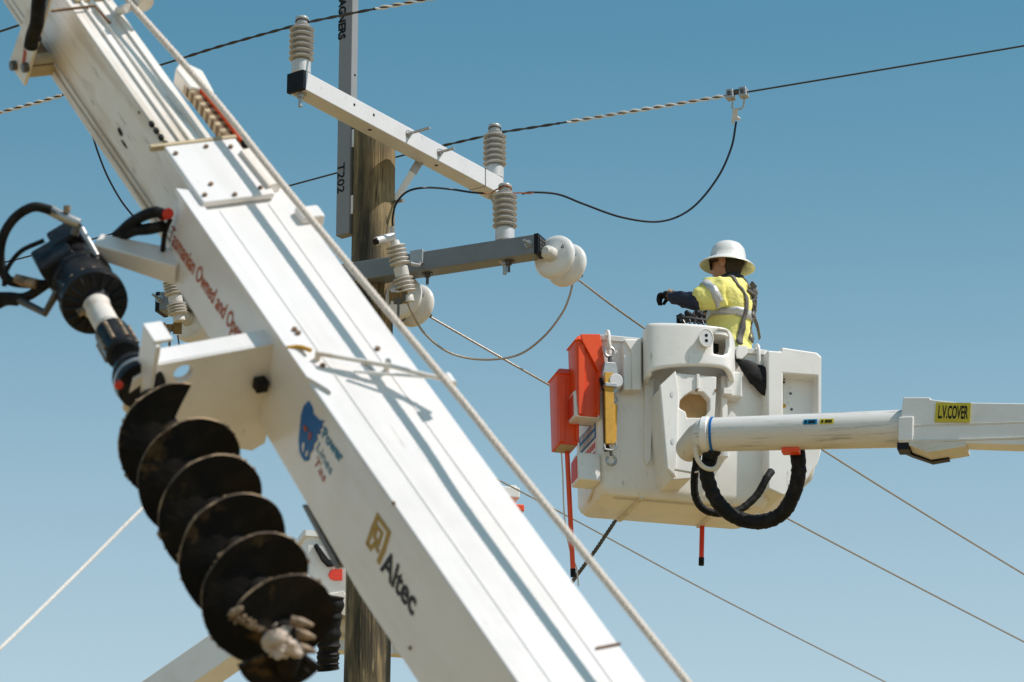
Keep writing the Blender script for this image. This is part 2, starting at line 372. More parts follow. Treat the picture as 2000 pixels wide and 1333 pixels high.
q = BF.hit(590, 415, 2, .02); MB().box(BF, q[0]-.02, q[0]+.075, q[1]-.045, q[1]+.03, -.04, .028).build('side_lug', M['boom'], boom, bevel=.012)
# cable carrier
ca, cb = BF.hit(368, 170, 2, -.04), BF.hit(516, 366, 2, -.02)
MB().prism(BF, [(ca[0]-.02, ca[1]-.05), (ca[0]+.06, ca[1]-.10), (ca[0]+.075, ca[1]+.05), (ca[0]+.02, ca[1]+.13), (ca[0]-.025, ca[1]+.08)], 2, -.075, -.005).build('carrier_end', M['boom_worn'], boom, bevel=.008)
MB().prism(BF, [(cb[0]-.04, cb[1]+.16), (cb[0]+.02, cb[1]+.17), (cb[0]+.035, cb[1]-.06), (cb[0]-.03, cb[1]-.08)], 2, -.01, .045).build('carrier_end', M['boom_worn'], boom, bevel=.008)
n = 30
for i in range(n):
    f = (i+.5)/n; a = BF.w(*ca).lerp(BF.w(*cb), f); l = BF.l(a)
    MB().box(BF, l[0]-.022, l[0]+.024, l[1]-.0115, l[1]+.0115, l[2]-.022, l[2]+.022).build('carrier_link', M['rusty'] if i % 2 else M['tan_dirt'], boom, bevel=.004)
a, b = BF.w(*ca), BF.w(*cb)
MB().tube(spline([a+BN*.025+BS*.02-BD*.06, a.lerp(b, .3)+BN*.034+BS*.022, a.lerp(b, .62)+BN*.028+BS*.024], 6), .009, 8).build('orange_hose', M['orange'], boom)
MB().tube(spline([a.lerp(b, .5)+BN*.022+BS*.03, a.lerp(b, .8)+BN*.028+BS*.028, b+BN*.01+BS*.02], 6), .010, 8).build('black_hose', M['black'], boom)
# lettering and emblems on the side
def side(px, py): return BF.w(*BF.hit(px, py, 0, 0))
text('lettering', 'Tasmanian Owned and Operated', side(331, 470), side(491, 704), BN, -BS, .074, M['inkred'], boom, shear=.42, bold=.016, label='brown red script lettering')
text('lettering', 'Altec', side(743, 1110), side(808, 1205), BN, -BS, .100, M['inkblack'], boom, shear=.10, bold=.028, label='bold black lettering')
text('lettering', 'Power', side(629, 853), side(667, 908), BN, -BS, .050, M['inkteal'], boom, shear=.15, bold=.03, label='teal lettering')
text('lettering', 'Lines', side(618, 877), side(646, 930), BN, -BS, .044, M['inkteal'], boom, shear=.15, bold=.004, label='teal lettering')
text('lettering', 'Tas', side(614, 905), side(633, 945), BN, -BS, .044, M['inkred'], boom, shear=.15, bold=.004, label='red lettering')
def decal(name, px, m, lab=None, lift=.003):
    pts = [BF.hit(x, y, 0, 0) for x, y in px]
    o = MB().prism(BF, [(p[1], p[2]) for p in pts], 0, -lift, -.001).build(name, m, boom, smooth=False)
    if lab: o['label'] = lab
    return o
z3 = lambda L: [(480+x/2.665, 740+y/2.665) for x, y in L]
decal('emblem', z3([(330, 115), (350, 150), (355, 185), (385, 215), (412, 220), (398, 240), (405, 252), (386, 268), (395, 285), (372, 292), (375, 318), (357, 340), (352, 370), (337, 388), (331, 425), (310, 430), (295, 410), (282, 380), (278, 320), (285, 250), (290, 190), (305, 140)]), M['inkblue'], 'blue animal head emblem')
for k in ([(308, 248), (316, 240), (326, 262), (320, 275), (312, 270)], [(335, 272), (348, 285), (340, 318), (330, 312), (338, 295)]): decal('emblem_eye', z3(k), M['inkred'], lift=.006)
for k in ([(300, 350), (306, 330), (312, 335), (305, 385)], [(318, 395), (326, 372), (331, 376), (324, 405)]): decal('emblem_fang', z3(k), M['boom'], lift=.006)
def stroke(px, wd, m, closed=False, name='emblem_stroke'):
    pts = [BF.hit(x, y, 0, 0) for x, y in px]; pts = [V((p[1], p[2], 0)) for p in pts]; mb = MB()
    if closed: pts.append(pts[0])
    for i, (a, b) in enumerate(zip(pts, pts[1:])):
        t = (b-a).normalized(); nn = V((-t.y, t.x, 0))*wd/2; a2, b2 = a-t*wd*.45, b+t*wd*.45
        mb.prism(BF, [(v.x, v.y) for v in (a2+nn, b2+nn, b2-nn, a2-nn)], 0, -.002-.0004*i, -.0005)
    return mb.build(name, m, boom, smooth=False)
z4 = lambda L: [(560+x/4.0, 1000+y/4.0) for x, y in L]
stroke(z4([(632, 250), (672, 130), (712, 35), (800, 160), (762, 290), (722, 385)]), .019, M['inkgold'])
stroke(z4([(705, 110), (745, 165), (720, 250), (688, 200)]), .016, M['inkgold'], True)
stroke(z4([(632, 250), (655, 285), (690, 250), (712, 300)]), .016, M['inkgold'])

# ------------------------------------------------------------------ winch rope
rp = [BF.w(*q) for q in ((.25, 5.4, .12), (.245, 4.2, .085), (.29, 3.2, .09), (.313, 2.5, .10), (.365, 1.313, .142), (.378, .84, .153), (.405, -.31, .173), (.44, -2, .20), (.5, -6, .27))]
rp = [V(p) for p in rp]
for i, (px, py, zz) in {1: (262, 16, .08), 2: (417, 192, .09), 3: (574, 388, .10), 4: (870, 744, .135), 5: (1000, 906, .153), 6: (1342, 1333, .173)}.items(): rp[i] = BF.w(*BF.hit(px, py, 2, zz))
rpath = spline(rp[1:8], 14); rpath = [rp[0]] + rpath + [rp[8]]
mb = MB(); twist(mb, rpath, .0024, .0112, 13.0, 3, 9); tag(mb.build('winch_rope', M['rope'], None, origin=rp[8]), 'thick cream winch rope running along the top of the white crane boom', 'rope')
o = boom
MB().tube([top(232, 22, .02), top(250, 16, .08)], .018, 10).build('rope_anchor', M['boom_worn'], boom)
MB().tube([top(252, -25, .09), top(285, 8, .09)], .035, 14).build('rope_sheave', M['boom_worn'], boom)

# ------------------------------------------------------------------ earth auger hanging beside the boom
M['auger'] = mat('muddy_black_steel', (.0075, .0065, .0055), .8, col2=(.035, .024, .012), scale=9, lo=.48, hi=.70, col3=(.13, .075, .028), scale3=6, lo3=.60, hi3=.74, bump=.35, bscale=40)
M['rim'] = mat('worn_muddy_edge', (.07, .046, .026), .85, col2=(.44, .30, .17), lo=.44, hi=.58, amt=1.0, scale=7, bump=.4, bscale=60)
M['tooth'] = mat('worn_tooth_steel', (.34, .24, .15), .6, col2=(.06, .042, .026), lo=.42, hi=.6, amt=.9, scale=26, bump=.3)
M['mud'] = mat('pale_dried_mud', (.55, .45, .37), .9, col2=(.25, .19, .14), scale=30, bump=.8, bscale=70)
M['soil'] = mat('brown_soil', (.26, .19, .125), .95, col2=(.12, .085, .055), scale=30, bump=.8, bscale=70)
M['white_muddy'] = mat('muddy_white_paint', (.70, .66, .60), .5, col2=(.38, .28, .17), scale=14, lo=.5, hi=.65, bump=.15)
def axis_pt(t):                       # t: 0 at the bottom flight, 1 at the motor ring
    return P(534, 1214, 11.6).lerp(P(182, 587, 13.8), t)
A0 = axis_pt(0); AD = (axis_pt(1)-A0); AL = AD.length; AD.normalize()
ar = (cr - AD*cr.dot(AD)); ar = (cr*.877 + cu*.48); ar = (ar - AD*ar.dot(AD)).normalized()
AF = Frame(A0, ar, AD.cross(ar), AD)
aug = thing('earth_auger', A0+AD*AL, 'muddy black earth auger with helical flights and black hydraulic drive, hanging beside the crane boom', 'auger')
def afl(px, py): # height along axis at picture point, assuming on the axis plane facing camera
    return AF.hit(px, py, 1, 0)[2]
RA, TH, PITCHA = .188, .011, .113*AL; NT = 5.55; steps = int(NT*40); rc = .045
spans = [(-.32, 4.90)]
SGN = -1
for f0, f1 in spans:
    mb = MB(); prev = None; ns = int((f1-f0)*40)
    for i in range(ns+1):
        tt = f0 + (f1-f0)*i/ns; ph = -SGN*math.tau*tt; h = tt*PITCHA - .01*AL
        rr = RA*(1 + .018*noise.noise(V((tt*3, 1, 2))) + .020*noise.noise(V((tt*15, 1, 7)))); th = TH*(1+.9*noise.noise(V((tt*9, 4, 2))))
        c_, s_ = math.cos(ph), math.sin(ph)
        cur = [mb.bm.verts.new(AF.w(a*c_, a*s_, h+b)) for a, b in ((rc, 0), (rr*.6, .004), (rr, 0), (rr, th), (rr*.6, th+.004), (rc, th))]
        if prev:
            for k in range(6):
                f = mb.bm.faces.new((prev[k], prev[(k+1) % 6], cur[(k+1) % 6], cur[k]))
                if k == 2: f.material_index = 1
        else: mb.bm.faces.new(cur)
        prev = cur
    mb.bm.faces.new(prev[::-1])
    mb.build('flight', (M['auger'], M['rim']), aug)
MB().lathe(AF, [(rc+.004, -.40*PITCHA), (rc+.004, 5.3*PITCHA+.12)], 20).build('core_tube', M['auger'], aug)
# mud lump and cutting head
def lump(mb, c, r, sx=1, sy=1, sz=1, amp=.35, fr=30, F=WORLD, u=20, v=14):
    m = Matrix((F.e[0]*sx*r, F.e[1]*sy*r, F.e[2]*sz*r)).transposed().to_4x4(); m.translation = c
    for q in bmesh.ops.create_uvsphere(mb.bm, u_segments=u, v_segments=v, radius=1, matrix=m)['verts']:
        d_ = (q.co-c); q.co = c + d_*(1 + amp*noise.noise(q.co*fr) + amp*.5*noise.noise(q.co*fr*2.7))
mb = MB(); lump(mb, AF.w(-.012, -.01, -.47*PITCHA), .056, .85, .85, 1.1, .38, 34, AF, 30, 22); lump(mb, AF.w(.006, .034, -.42*PITCHA-.03), .028, 1, 1, 1, .42, 46, AF, 20, 14)
mb.build('mud_lump', M['mud'], aug)
mb = MB()                                         # last half turn that carries the teeth
prev = None
for i in range(19):
    tt = i/18; ph = math.pi*(.40+.66*tt); h = -.02 - .30*PITCHA - tt*.06; rr = RA*(.90-.06*tt)
    c_, s_ = math.cos(ph), math.sin(ph)
    cur = [mb.bm.verts.new(AF.w(a*c_, a*s_, h+b)) for a, b in ((.02, -.012*0), (rr, 0), (rr, .016), (.02, .016))]
    if prev:
        for k in range(4): mb.bm.faces.new((prev[k], prev[(k+1) % 4], cur[(k+1) % 4], cur[k]))
    else: mb.bm.faces.new(cur)
    prev = cur
mb.bm.faces.new(prev[::-1]); mb.build('cutting_head', M['auger'], aug)
def apt(px, py, h):
    return AF.w(*AF.hit(px, py, 2, h))
for (x0, y0, x1, y1) in ((568, 1212, 612, 1222), (575, 1236, 616, 1246), (572, 1262, 618, 1274), (568, 1284, 610, 1295), (560, 1300, 604, 1314), (548, 1312, 590, 1333)):
    a, b = apt(x0, y0, -.12), apt(x1, y1, -.15)
    MB().tube([a, a.lerp(b, .55), b], [.016, .015, .005], 10).build('tooth', M['tooth'] if y0 < 1280 else M['auger'], aug)
MB().tube([apt(545, 1236, -.12), apt(562, 1290, -.14), apt(560, 1318, -.14)], [.05, .045, .03], 12).build('tooth_holder', M['auger'], aug)
mb = MB()
for k in range(70):
    a = -math.tau*.32 + random.uniform(-.16, .03); r0 = random.uniform(.075, .192); lump(mb, AF.w(r0*math.cos(a), r0*math.sin(a), -.32*PITCHA - .01*AL + random.uniform(-.008, .012)), random.uniform(.003, .008), 1, 1, .8, .5, 90, AF, 7, 5)
lump(mb, AF.w(.186*math.cos(-2.03), .186*math.sin(-2.03), -.32*PITCHA-.01*AL), .015, 1.6, .8, .8, .5, 50, AF, 14, 10)
for k in range(240):
    tt = random.uniform(-.3, 4.8)
    if noise.noise(V((tt*2.3, 9, 1))) < .02: continue
    ph = math.tau*tt; lump(mb, AF.w(RA*.985*math.cos(ph), RA*.985*math.sin(ph), tt*PITCHA-.01*AL+TH*.7), random.uniform(.004, .011), 1, 1, .7, .5, 90, AF, 6, 4)
mb.build('soil_crumbs', M['soil'], aug)['kind'] = 'stuff'
# shaft, collars, sheave
h1 = NT*PITCHA
def axh(px, py):  # height on the axis nearest a picture row
    best = min(range(0, 2600), key=lambda k: abs((lambda v: 666.5-FPX*v.dot(cu)/v.dot(cf))(AF.w(0, 0, k*.001)-CAM)-py)); return best*.001
hm, hs, hc, hp2 = axh(0, 600), axh(0, 648), axh(0, 690), axh(0, 745)
MB().lathe(AF, [(.04, hp2-.05), (.085, hp2-.05), (.085, hp2-.005), (.078, hp2), (.078, hp2+.035), (.085, hp2+.04), (.072, hp2+.09), (.045, hp2+.10)], 28).build('lower_collar', M['blackpaint'], aug, bevel=.004)
MB().lathe(AF, [(.087, hp2-.012), (.0885, hp2-.006), (.0885, hp2+.004), (.087, hp2+.008)], 28).build('collar_ring', M['steel'], aug)
MB().lathe(AF, [(.05, hc-.02), (.062, hc-.01), (.062, hs-.02), (.05, hs-.005)], 24).build('shaft_collar', M['blackpaint'], aug, bevel=.003)
mb = MB()
for k in range(8):
    a = k*math.tau/8; mb.tube([AF.w(.062*math.cos(a), .062*math.sin(a), hc+.01), AF.w(.062*math.cos(a), .062*math.sin(a), hs-.04)], .008, 6)
mb.build('collar_rib', M['tooth'], aug)
MB().lathe(AF, [(.040, hs-.02), (.040, hs+.03), (.046, hs+.035), (.046, hm-.02), (.052, hm), (.052, hm+.05)], 24).build('drive_shaft', M['white_muddy'], aug, bevel=.003)
mb = MB(); hexbolt(mb, AF.w(-.05, -.02, hm-.01), -ar, .014, .02); mb.build('shaft_pin', M['tooth'], aug)
# motor
mp = [(.0, 0), (.056, 0), (.062, .02), (.10, .03), (.122, .035), (.124, .075), (.118, .085), (.112, .09), (.108, .22), (.114, .23), (.114, .27), (.106, .29), (.104, .42), (.090, .45), (0, .45)]
MB().lathe(AF, [(r, hm+h) for r, h in mp], 40).build('motor_housing', M['blackpaint'], aug, bevel=.003)
mb = MB()
for k in range(16):
    a = k*math.tau/16; mb.prism(AF, [(.06, hm+.02), (.112, hm+.02), (.120, hm+.045), (.06, hm+.045)], 1, -.003, .003) if False else None
    c_, s_ = math.cos(a), math.sin(a); d0, d1 = AF.w(.062*c_, .062*s_, hm+.015), AF.w(.116*c_, .116*s_, hm+.030); mb.tube([d0, d1], .006, 5)
mb.build('housing_rib', M['blackpaint'], aug)
mb = MB()
for k in range(16):
    a = (k+.5)*math.tau/16; hexbolt(mb, AF.w(.108*math.cos(a), .108*math.sin(a), hm+.085), AD, .010, .014)
mb.build('housing_bolt', M['tooth'], aug)
MB().box(AF, -.115, .03, -.12, .07, hm+.26, hm+.44).build('port_block', M['blackpaint'], aug, bevel=.014)
MB().box(AF, -.03, .085, -.125, .05, hm+.36, hm+.50).build('valve_block', M['blackpaint'], aug, bevel=.012)
def mpt(px, py, dd): return P(px, py, dd)
MB().tube([P(96, 410, 14.05), P(135, 430, 14.0), P(155, 438, 14.0)], .020, 12).build('hose_fitting', M['steel'], aug)
MB().tube([P(153, 436, 14.0), P(145, 460, 14.0)], .016, 10).build('hose_fitting', M['darksteel'], aug)
MB().tube([P(131, 402, 14.0), P(131, 416, 14.0)], .013, 8).build('pipe_plug', M['tooth'], aug)
MB().tube([P(160, 447, 13.98), P(190, 500, 13.9)], .009, 8).build('drain_pipe', M['steel'], aug)
for pts, r in ((((100, 411), (65, 405), (30, 425), (6, 462), (0, 505), (10, 540), (30, 552), (84, 556)), .018), (((86, 470), (40, 492), (12, 530), (8, 560)), .009), (((96, 552), (52, 580), (18, 580), (-20, 580)), .018), (((36, 590), (10, 590), (-20, 606)), .016)):
    MB().tube(spline([P(x, y, 14.0) for x, y in pts], 8), r, 12).build('hydraulic_hose', M['black'], aug)
MB().tube([P(36, 586, 14.0), P(88, 612, 13.9), P(112, 570, 13.9)], .015, 10).build('hose_elbow', M['darksteel'], aug)
MB().tube([P(30, 546, 14.0), P(72, 556, 13.98)], .021, 12).build('hose_sleeve', M['tooth'], aug)
q = AF.w(.0, -.08, hp2-.07); MB().ball(P(232, 752, 13.05), .016).build('red_cap', M['red'], aug)

# ------------------------------------------------------------------ utility pole
M['wood'] = mat('weathered_pole_timber', (.33, .24, .115), .85, col2=(.075, .058, .028), scale=5.0, lo=.42, hi=.62, stretch=(7, 7, .28), col3=(.020, .018, .011), scale3=1.3, lo3=.44, hi3=.60, stretch3=(3.2, 3.2, .42), amt3=.93, bump=1.0, bscale=14)
wt = M['wood'].node_tree; wb = wt.nodes['Principled BSDF']; prev_ = wb.inputs['Base Color'].links[0].from_socket
wg = wt.nodes.new('ShaderNodeNewGeometry')
for sc_, st_, lo_, hi_, am_, cc_ in ((26, (3, 3, .10), .56, .66, .85, (.03, .022, .012)), (2.6, (2.2, 2.2, .6), .50, .62, .8, (.035, .028, .015)), (9, (4, 4, .35), .62, .72, .6, (.46, .37, .21))):
    wm = wt.nodes.new('ShaderNodeMapping'); wm.inputs['Scale'].default_value = st_; wt.links.new(wg.outputs['Position'], wm.inputs[0])
    wn = wt.nodes.new('ShaderNodeTexNoise'); wn.inputs['Scale'].default_value = sc_; wn.inputs['Detail'].default_value = 5; wn.inputs['Distortion'].default_value = .6; wt.links.new(wm.outputs[0], wn.inputs['Vector'])
    wr_ = wt.nodes.new('ShaderNodeMapRange'); wr_.inputs[1].default_value = lo_; wr_.inputs[2].default_value = hi_; wr_.inputs[4].default_value = am_; wt.links.new(wn.outputs['Fac'], wr_.inputs[0])
    wx = wt.nodes.new('ShaderNodeMix'); wx.data_type = 'RGBA'; wx.inputs[7].default_value = (*cc_, 1); wt.links.new(wr_.outputs[0], wx.inputs[0]); wt.links.new(prev_, wx.inputs[6]); prev_ = wx.outputs[2]
wt.links.new(prev_, wb.inputs['Base Color'])
zt = P(732, 246, 23.0).z; pb, ptp = P(712, 1333, 24.1), P(731, 246, 23.0)
pole = thing('utility_pole', V((ptp.x, ptp.y, 0)), 'tall weathered timber utility pole carrying the crossarms', 'utility pole')
F = Frame(V((ptp.x, ptp.y, 0)), V((1, 0, 0)), V((0, 1, 0)), V((0, 0, 1)))
mb = MB(); n = 40; rings = []
for k in range(141):
    z = zt*k/140; r = .152 - .030*z/zt; ring = []
    for i in range(n):
        a = i*math.tau/n; dirv = V((math.cos(a), math.sin(a), 0))
        bmp = .008*noise.noise(V((math.cos(a)*2.2, math.sin(a)*2.2, z*1.1))) + .004*noise.noise(V((math.cos(a)*8, math.sin(a)*8, z*.9)))
        kn = 0
        for kz, ka, kr in ((10.1, -1.0, .09), (9.75, -1.9, .06), (9.55, -1.35, .07), (9.35, -2.6, .07)):
            dz = (z-kz)/kr; da = ((a-ka+math.pi) % math.tau-math.pi)*.125/kr; kn += .012*math.exp(-(dz*dz+da*da)*2)
        ring.append(mb.bm.verts.new(F.w(0, 0, z) + dirv*(r+bmp+kn)))
    rings.append(ring)
for a, b in zip(rings, rings[1:]):
    for i in range(n): mb.bm.faces.new((a[i], a[(i+1) % n], b[(i+1) % n], b[i]))
mb.bm.faces.new(rings[-1]); mb.bm.faces.new(rings[0][::-1])
mb.build('trunk', M['wood'], pole, angle=60)
mb = MB().lathe(Frame(V((ptp.x, ptp.y, zt)), cr, V((0, 1, 0)), V((0, 0, 1))), [(.128, -.006), (.130, .006), (.10, .022), (0, .03)], 28); mb.build('pole_cap', M['steel'], pole)

# ------------------------------------------------------------------ crossarms and the upright riser
M['armshade'] = mat('shade_grey_composite', (.185, .20, .21), .40, col2=(.13, .135, .14), scale=5, amt=.5, bump=.08, bscale=40, col3=(.3, .28, .24), scale3=14, amt3=.3)  # darkened copy of the arm composite; the lower arm's shade is in the colour
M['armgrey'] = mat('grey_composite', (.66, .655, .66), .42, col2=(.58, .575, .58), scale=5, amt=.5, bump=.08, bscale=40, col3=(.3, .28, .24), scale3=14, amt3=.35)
M['cap'] = mat('black_end_cap', (.010, .010, .012), .35, col2=(.03, .03, .03), scale=40)
def hbeam(a, b, h):
    ex = (b-a); L = ex.length; ex.normalize(); ez = V((0, 0, 1)); ey = ez.cross(ex); return Frame(a, ex, ey, ez), L
# upper: lit face towards the camera right
zu = P(740, 232, 22.45).z
ua, ub = Pz(591.5, 154.5, zu), Pz(984, 366, zu)
UF, UL = hbeam(ua, ub, .115)            # y axis points to the left of the arm, face at y=0
if UF.e[1].dot(SUN) > 0: pass
hb = .058
upper = thing('crossarm', ua.lerp(ub, .4), 'sunlit upper crossarm crossing the timber pole top, black cap on its near end', 'crossarm', 'grey crossarms on the pole')
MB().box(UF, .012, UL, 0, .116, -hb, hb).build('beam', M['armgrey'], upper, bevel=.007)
MB().box(UF, 0, .03, -.003, .119, -hb-.003, hb+.003).build('end_cap', M['cap'], upper, bevel=.006)
def bolt_at(F, x, z, parent, L=.10, plate=.0):
    mb = MB(); o = F.w(x, 0, z); ax = -F.e[1]
    mb.lathe(frame_z(o, ax), [(.024, 0), (.024, .006)], 20); mb.lathe(frame_z(o, ax), [(.016, .006), (.016, .022)], 6); mb.lathe(frame_z(o, ax), [(.0085, .02), (.0085, L)], 10)
    return mb.build('bolt', M['steel'], parent)
ux = lambda px, py: UF.hit(px, py, 1, 0)
for px, py, L in ((797, 262, .16), (858, 298, .11)):
    q = ux(px, py); bolt_at(UF, q[0], q[2], upper, L)
mb = MB()
for px, py in ((730, 225), (692, 205)): q = ux(px, py); mb.lathe(frame_z(UF.w(q[0], -.0005, q[2]), -UF.e[1]), [(.009, 0), (.009, .001)], 10)
for x in (.7, 1.36): mb.lathe(frame_z(UF.w(x, .05, -hb-.0005), V((0, 0, -1))), [(.012, 0), (.012, .001)], 10)
mb.build('bolt_hole', M['cap'], upper)
q = ux(948, 345); MB().box(UF, q[0]-.003, q[0]+.003, -.002, .118, -hb-.001, hb+.002).build('joint_band', M['darksteel'], upper)
zl = P(760, 518, 22.43).z
def dep(v): return (v-CAM).dot(cf)
la, lb = Pz(303, 590, zl), Pz(1052, 475, zl)
LF, LL = hbeam(la, lb, .12); hl = .060
lower = thing('crossarm', la.lerp(lb, .5), 'shaded dark lower crossarm whose black end cap meets a white disc insulator', 'crossarm', 'grey crossarms on the pole')
MB().box(LF, .02, LL-.012, 0, .116, -hl, hl).build('beam', M['armshade'], lower, bevel=.007)
MB().box(LF, LL-.03, LL, -.003, .119, -hl-.003, hl+.003).build('end_cap', M['cap'], lower, bevel=.005)
MB().box(LF, 0, .03, -.003, .119, -hl-.003, hl+.003).build('end_cap', M['cap'], lower, bevel=.005)
mb = MB()
for i in range(3):
    for j in range(4): mb.box(LF, LL, LL+.004, .014+i*.032, .040+i*.032, -.045+j*.024, -.027+j*.024)
mb.build('cap_grid', M['darksteel'], lower)
lx = lambda px, py: LF.hit(px, py, 1, 0)
for px, py, L in ((1032, 477, .07), (312, 585, .09)):
    q = lx(px, py); bolt_at(LF, q[0], q[2], lower, L)
q = lx(815, 505); MB().box(LF, q[0]-.045, q[0]+.04, -.012, .128, -.02, hl+.012).build('mounting_clip', M['steel'], lower, bevel=.006)
mb = MB()
for px in (827, 986):
    q = lx(px, 520); hexbolt(mb, LF.w(q[0], .058, -hl), V((0, 0, -1)), .020, .022, .045, .009); mb.lathe(frame_z(LF.w(q[0], .058, -hl), V((0, 0, -1))), [(.034, 0), (.034, .006)], 18)
mb.build('under_bolt', M['darksteel'], lower)
# riser post with printed letters
ra = ub-ua; ra.normalize(); rn = V((ra.y, -ra.x, 0))          # rn: towards the lit side
if rn.dot(SUN) < 0: rn = -rn
pw, pt = .100, .062
rc0 = P(681.5, 455, 22.72)                                     # near vertical edge, bottom end
RF = Frame(rc0, -rn, ra, V((0, 0, 1)))                         # x to the left along dark face (towards -rn), y into arm direction
riser = thing('riser_post', rc0, 'square riser post beside the timber pole with black letters down its shaded face', 'riser post')
M['riser'] = mat('riser_composite', (.25, .255, .26), .5, col2=(.21, .215, .22), scale=5, amt=.5, bump=.08, bscale=40)
MB().box(RF, 0, pw, 0, pt, .0, 2.6).build('post', M['riser'], riser, bevel=.006)
dn = V((0, 0, -1))
def rpt(px, py): q = RF.hit(px, py, 1, 0); return RF.w(*q)
t0, t1 = rpt(660, 321), rpt(660, 379); t1 = V((t0.x, t0.y, t1.z))
text('lettering', 'T202', t0, t1, rn, -ra, .052, M['inkblack'], riser, bold=.012)
g0, g1 = rpt(663, -22), rpt(663, 79); g1 = V((g0.x, g0.y, g1.z))
text('lettering', 'WAGNERS', g0, g1, rn, -ra, .052, M['inkblack'], riser, bold=.04)
mb = MB(); q = RF.hit(691, 146, 0, 0)
mb.lathe(frame_z(RF.w(-.0005, pt*.55, q[2]), rn), [(.008, 0), (.008, .001)], 10); mb.build('bolt_hole', M['cap'], riser)
for pa_, pb_ in ((236, 247), (256, 290), (384, 420)):  # white blocks stand in for the light showing between post and pole
    q0, q1 = RF.hit(684, pa_, 1, .02), RF.hit(684, pb_, 1, .02); MB().box(RF, -.018, -.001, .01, .055, q1[2], q0[2]).build('lit_gap_block', M['white'], riser, bevel=.002)
# braces
def flatbar(a, b, wd, th, name, m, parent):
    ex = (b-a).normalized(); side_ = ex.cross(cf).normalized(); F_ = Frame(a, ex, side_, ex.cross(side_)); return MB().box(F_, 0, (b-a).length, -wd/2, wd/2, -th/2, th/2).build(name, m, parent, bevel=.002)
br = thing('brace', P(800, 350, 22.8), 'flat galvanised brace sloping from the upper crossarm down to the pole', 'brace')
flatbar(P(826, 306, 22.95), P(806, 338, 22.9), .050, .014, 'strut', M['steel'], br)
flatbar(P(806, 337, 22.9), P(769, 398, 22.85), .040, .010, 'strut', M['white'], br)
MB().tube([P(762, 396, 22.84), P(788, 392, 22.7)], .011, 10).build('bolt', M['steel'], br)
br = thing('brace', P(760, 600, 22.7), 'short pale brace under the lower crossarm beside the hanging fuse cutout', 'brace')
flatbar(P(786, 560, 22.75), P(744, 604, 22.8), .045, .012, 'strut', M['steel'], br)

# ------------------------------------------------------------------ post insulators
M['porcelain'] = mat('grey_porcelain', (.44, .435, .42), .26, col2=(.37, .36, .345), scale=8, coat=.4, bump=.03)
M['alu'] = mat('cast_aluminium', (.62, .61, .60), .45, .3, col2=(.45, .44, .42), scale=30, bump=.1)
def post_insulator(loc, label):
    t = thing('post_insulator', loc, label, 'insulator', 'ribbed post insulators on the crossarms')
    F = Frame(loc, V((1, 0, 0)), V((0, 1, 0)), V((0, 0, 1)))
    MB().lathe(F, [(.052, 0), (.056, .006), (.056, .075), (.048, .088)], 28).build('base', M['alu'], t, bevel=.003)
    prof = [(.046, .085)]
    for i in range(6):
        z = .095+i*.036; prof += [(.041, z), (.060, z-.003), (.071, z+.001), (.0735, z+.005), (.070, z+.009), (.050, z+.017), (.041, z+.024)]
    prof += [(.046, .312), (.034, .318), (.032, .330), (.038, .342), (.040, .352), (.034, .360), (0, .361)]
    MB().lathe(F, prof, 36).build('sheds', M['porcelain'], t, angle=50)
    b = MB(); hexbolt(b, F.w(0, 0, -.118), V((0, 0, -1)), .022, .026, .055, .012); b.lathe(F, [(.036, -.124), (.036, -.118)], 18)
    b.build('stud', M['steel'], t)
    k = MB(); pts = [F.w(.036*math.cos(a*.4), .036*math.sin(a*.4), .332+.0005*a) for a in range(18)]; k.tube(pts, .005, 6); k.build('tie_wire', M['darksteel'], t)
    return t
def on_arm(F, px, py, h): q = F.hit(px, py, 1, .058); return F.w(q[0], .058, h+.002)
i1 = on_arm(UF, 588, 135, hb); post_insulator(i1, 'ribbed grey post insulator on the black capped near end of the upper crossarm')
i2 = on_arm(UF, 966, 345, hb); post_insulator(i2, 'ribbed grey post insulator on the far right end of the upper crossarm')
i3 = on_arm(LF, 986, 465, hl); post_insulator(i3, 'ribbed grey post insulator standing on the lower crossarm, copper wire tied at its neck')

# ------------------------------------------------------------------ disc insulators
M['fuse'] = mat('grey_polymer', (.60, .575, .53), .45, col2=(.5, .48, .44), scale=10, bump=.04)
M['disc'] = mat('white_glazed_disc', (.74, .73, .70), .22, col2=(.66, .64, .60), scale=5, coat=.4, bump=.02)
LDIR = (Pz(1700, 940, zl-.15) - Pz(1128, 545, zl)).normalized()
def disc_string(o, label, axis):
    t = thing('disc_insulator', o, label, 'insulator', 'pairs of white disc insulators holding the lines')
    F = frame_z(o, axis)
    MB().lathe(F, [(.0, -.02), (.022, -.02), (.040, .0), (.045, .045), (.046, .06)], 24).build('socket_cap', M['fuse'], t)
    for k in range(2):
        z = .05+k*.135
        MB().lathe(F, [(.045, z), (.060, z+.006), (.100, z+.012), (.122, z+.020), (.132, z+.034), (.133, z+.046), (.126, z+.056), (.115, z+.052), (.10, z+.040), (.05, z+.05), (.036, z+.135)], 44).build('disc', M['disc'], t, angle=50)
        mk = (cr*.8+cu*.45); mk = (mk - F.e[2]*mk.dot(F.e[2])).normalized(); c = F.w(0, 0, z+.006) + mk*.083
        mv = (cu - F.e[2]*cu.dot(F.e[2])).normalized(); mh = mv.cross(F.e[2]).normalized()
        tri = [c + mv*.011, c - mv*.008 + mh*.010, c - mv*.008 - mh*.010]; MB().tube(tri+tri[:2], .0022, 5).build('triangle_mark', M['cap'], t)
    MB().tube([F.w(0, 0, .31), F.w(0, 0, .40)], .014, 10).build('line_clamp', M['darksteel'], t)
    return t
dl = dep(lb); d1 = P(1068, 492, dl-.01); disc_string(d1, 'white disc insulator pair beside the black end cap of the lower crossarm', LDIR)
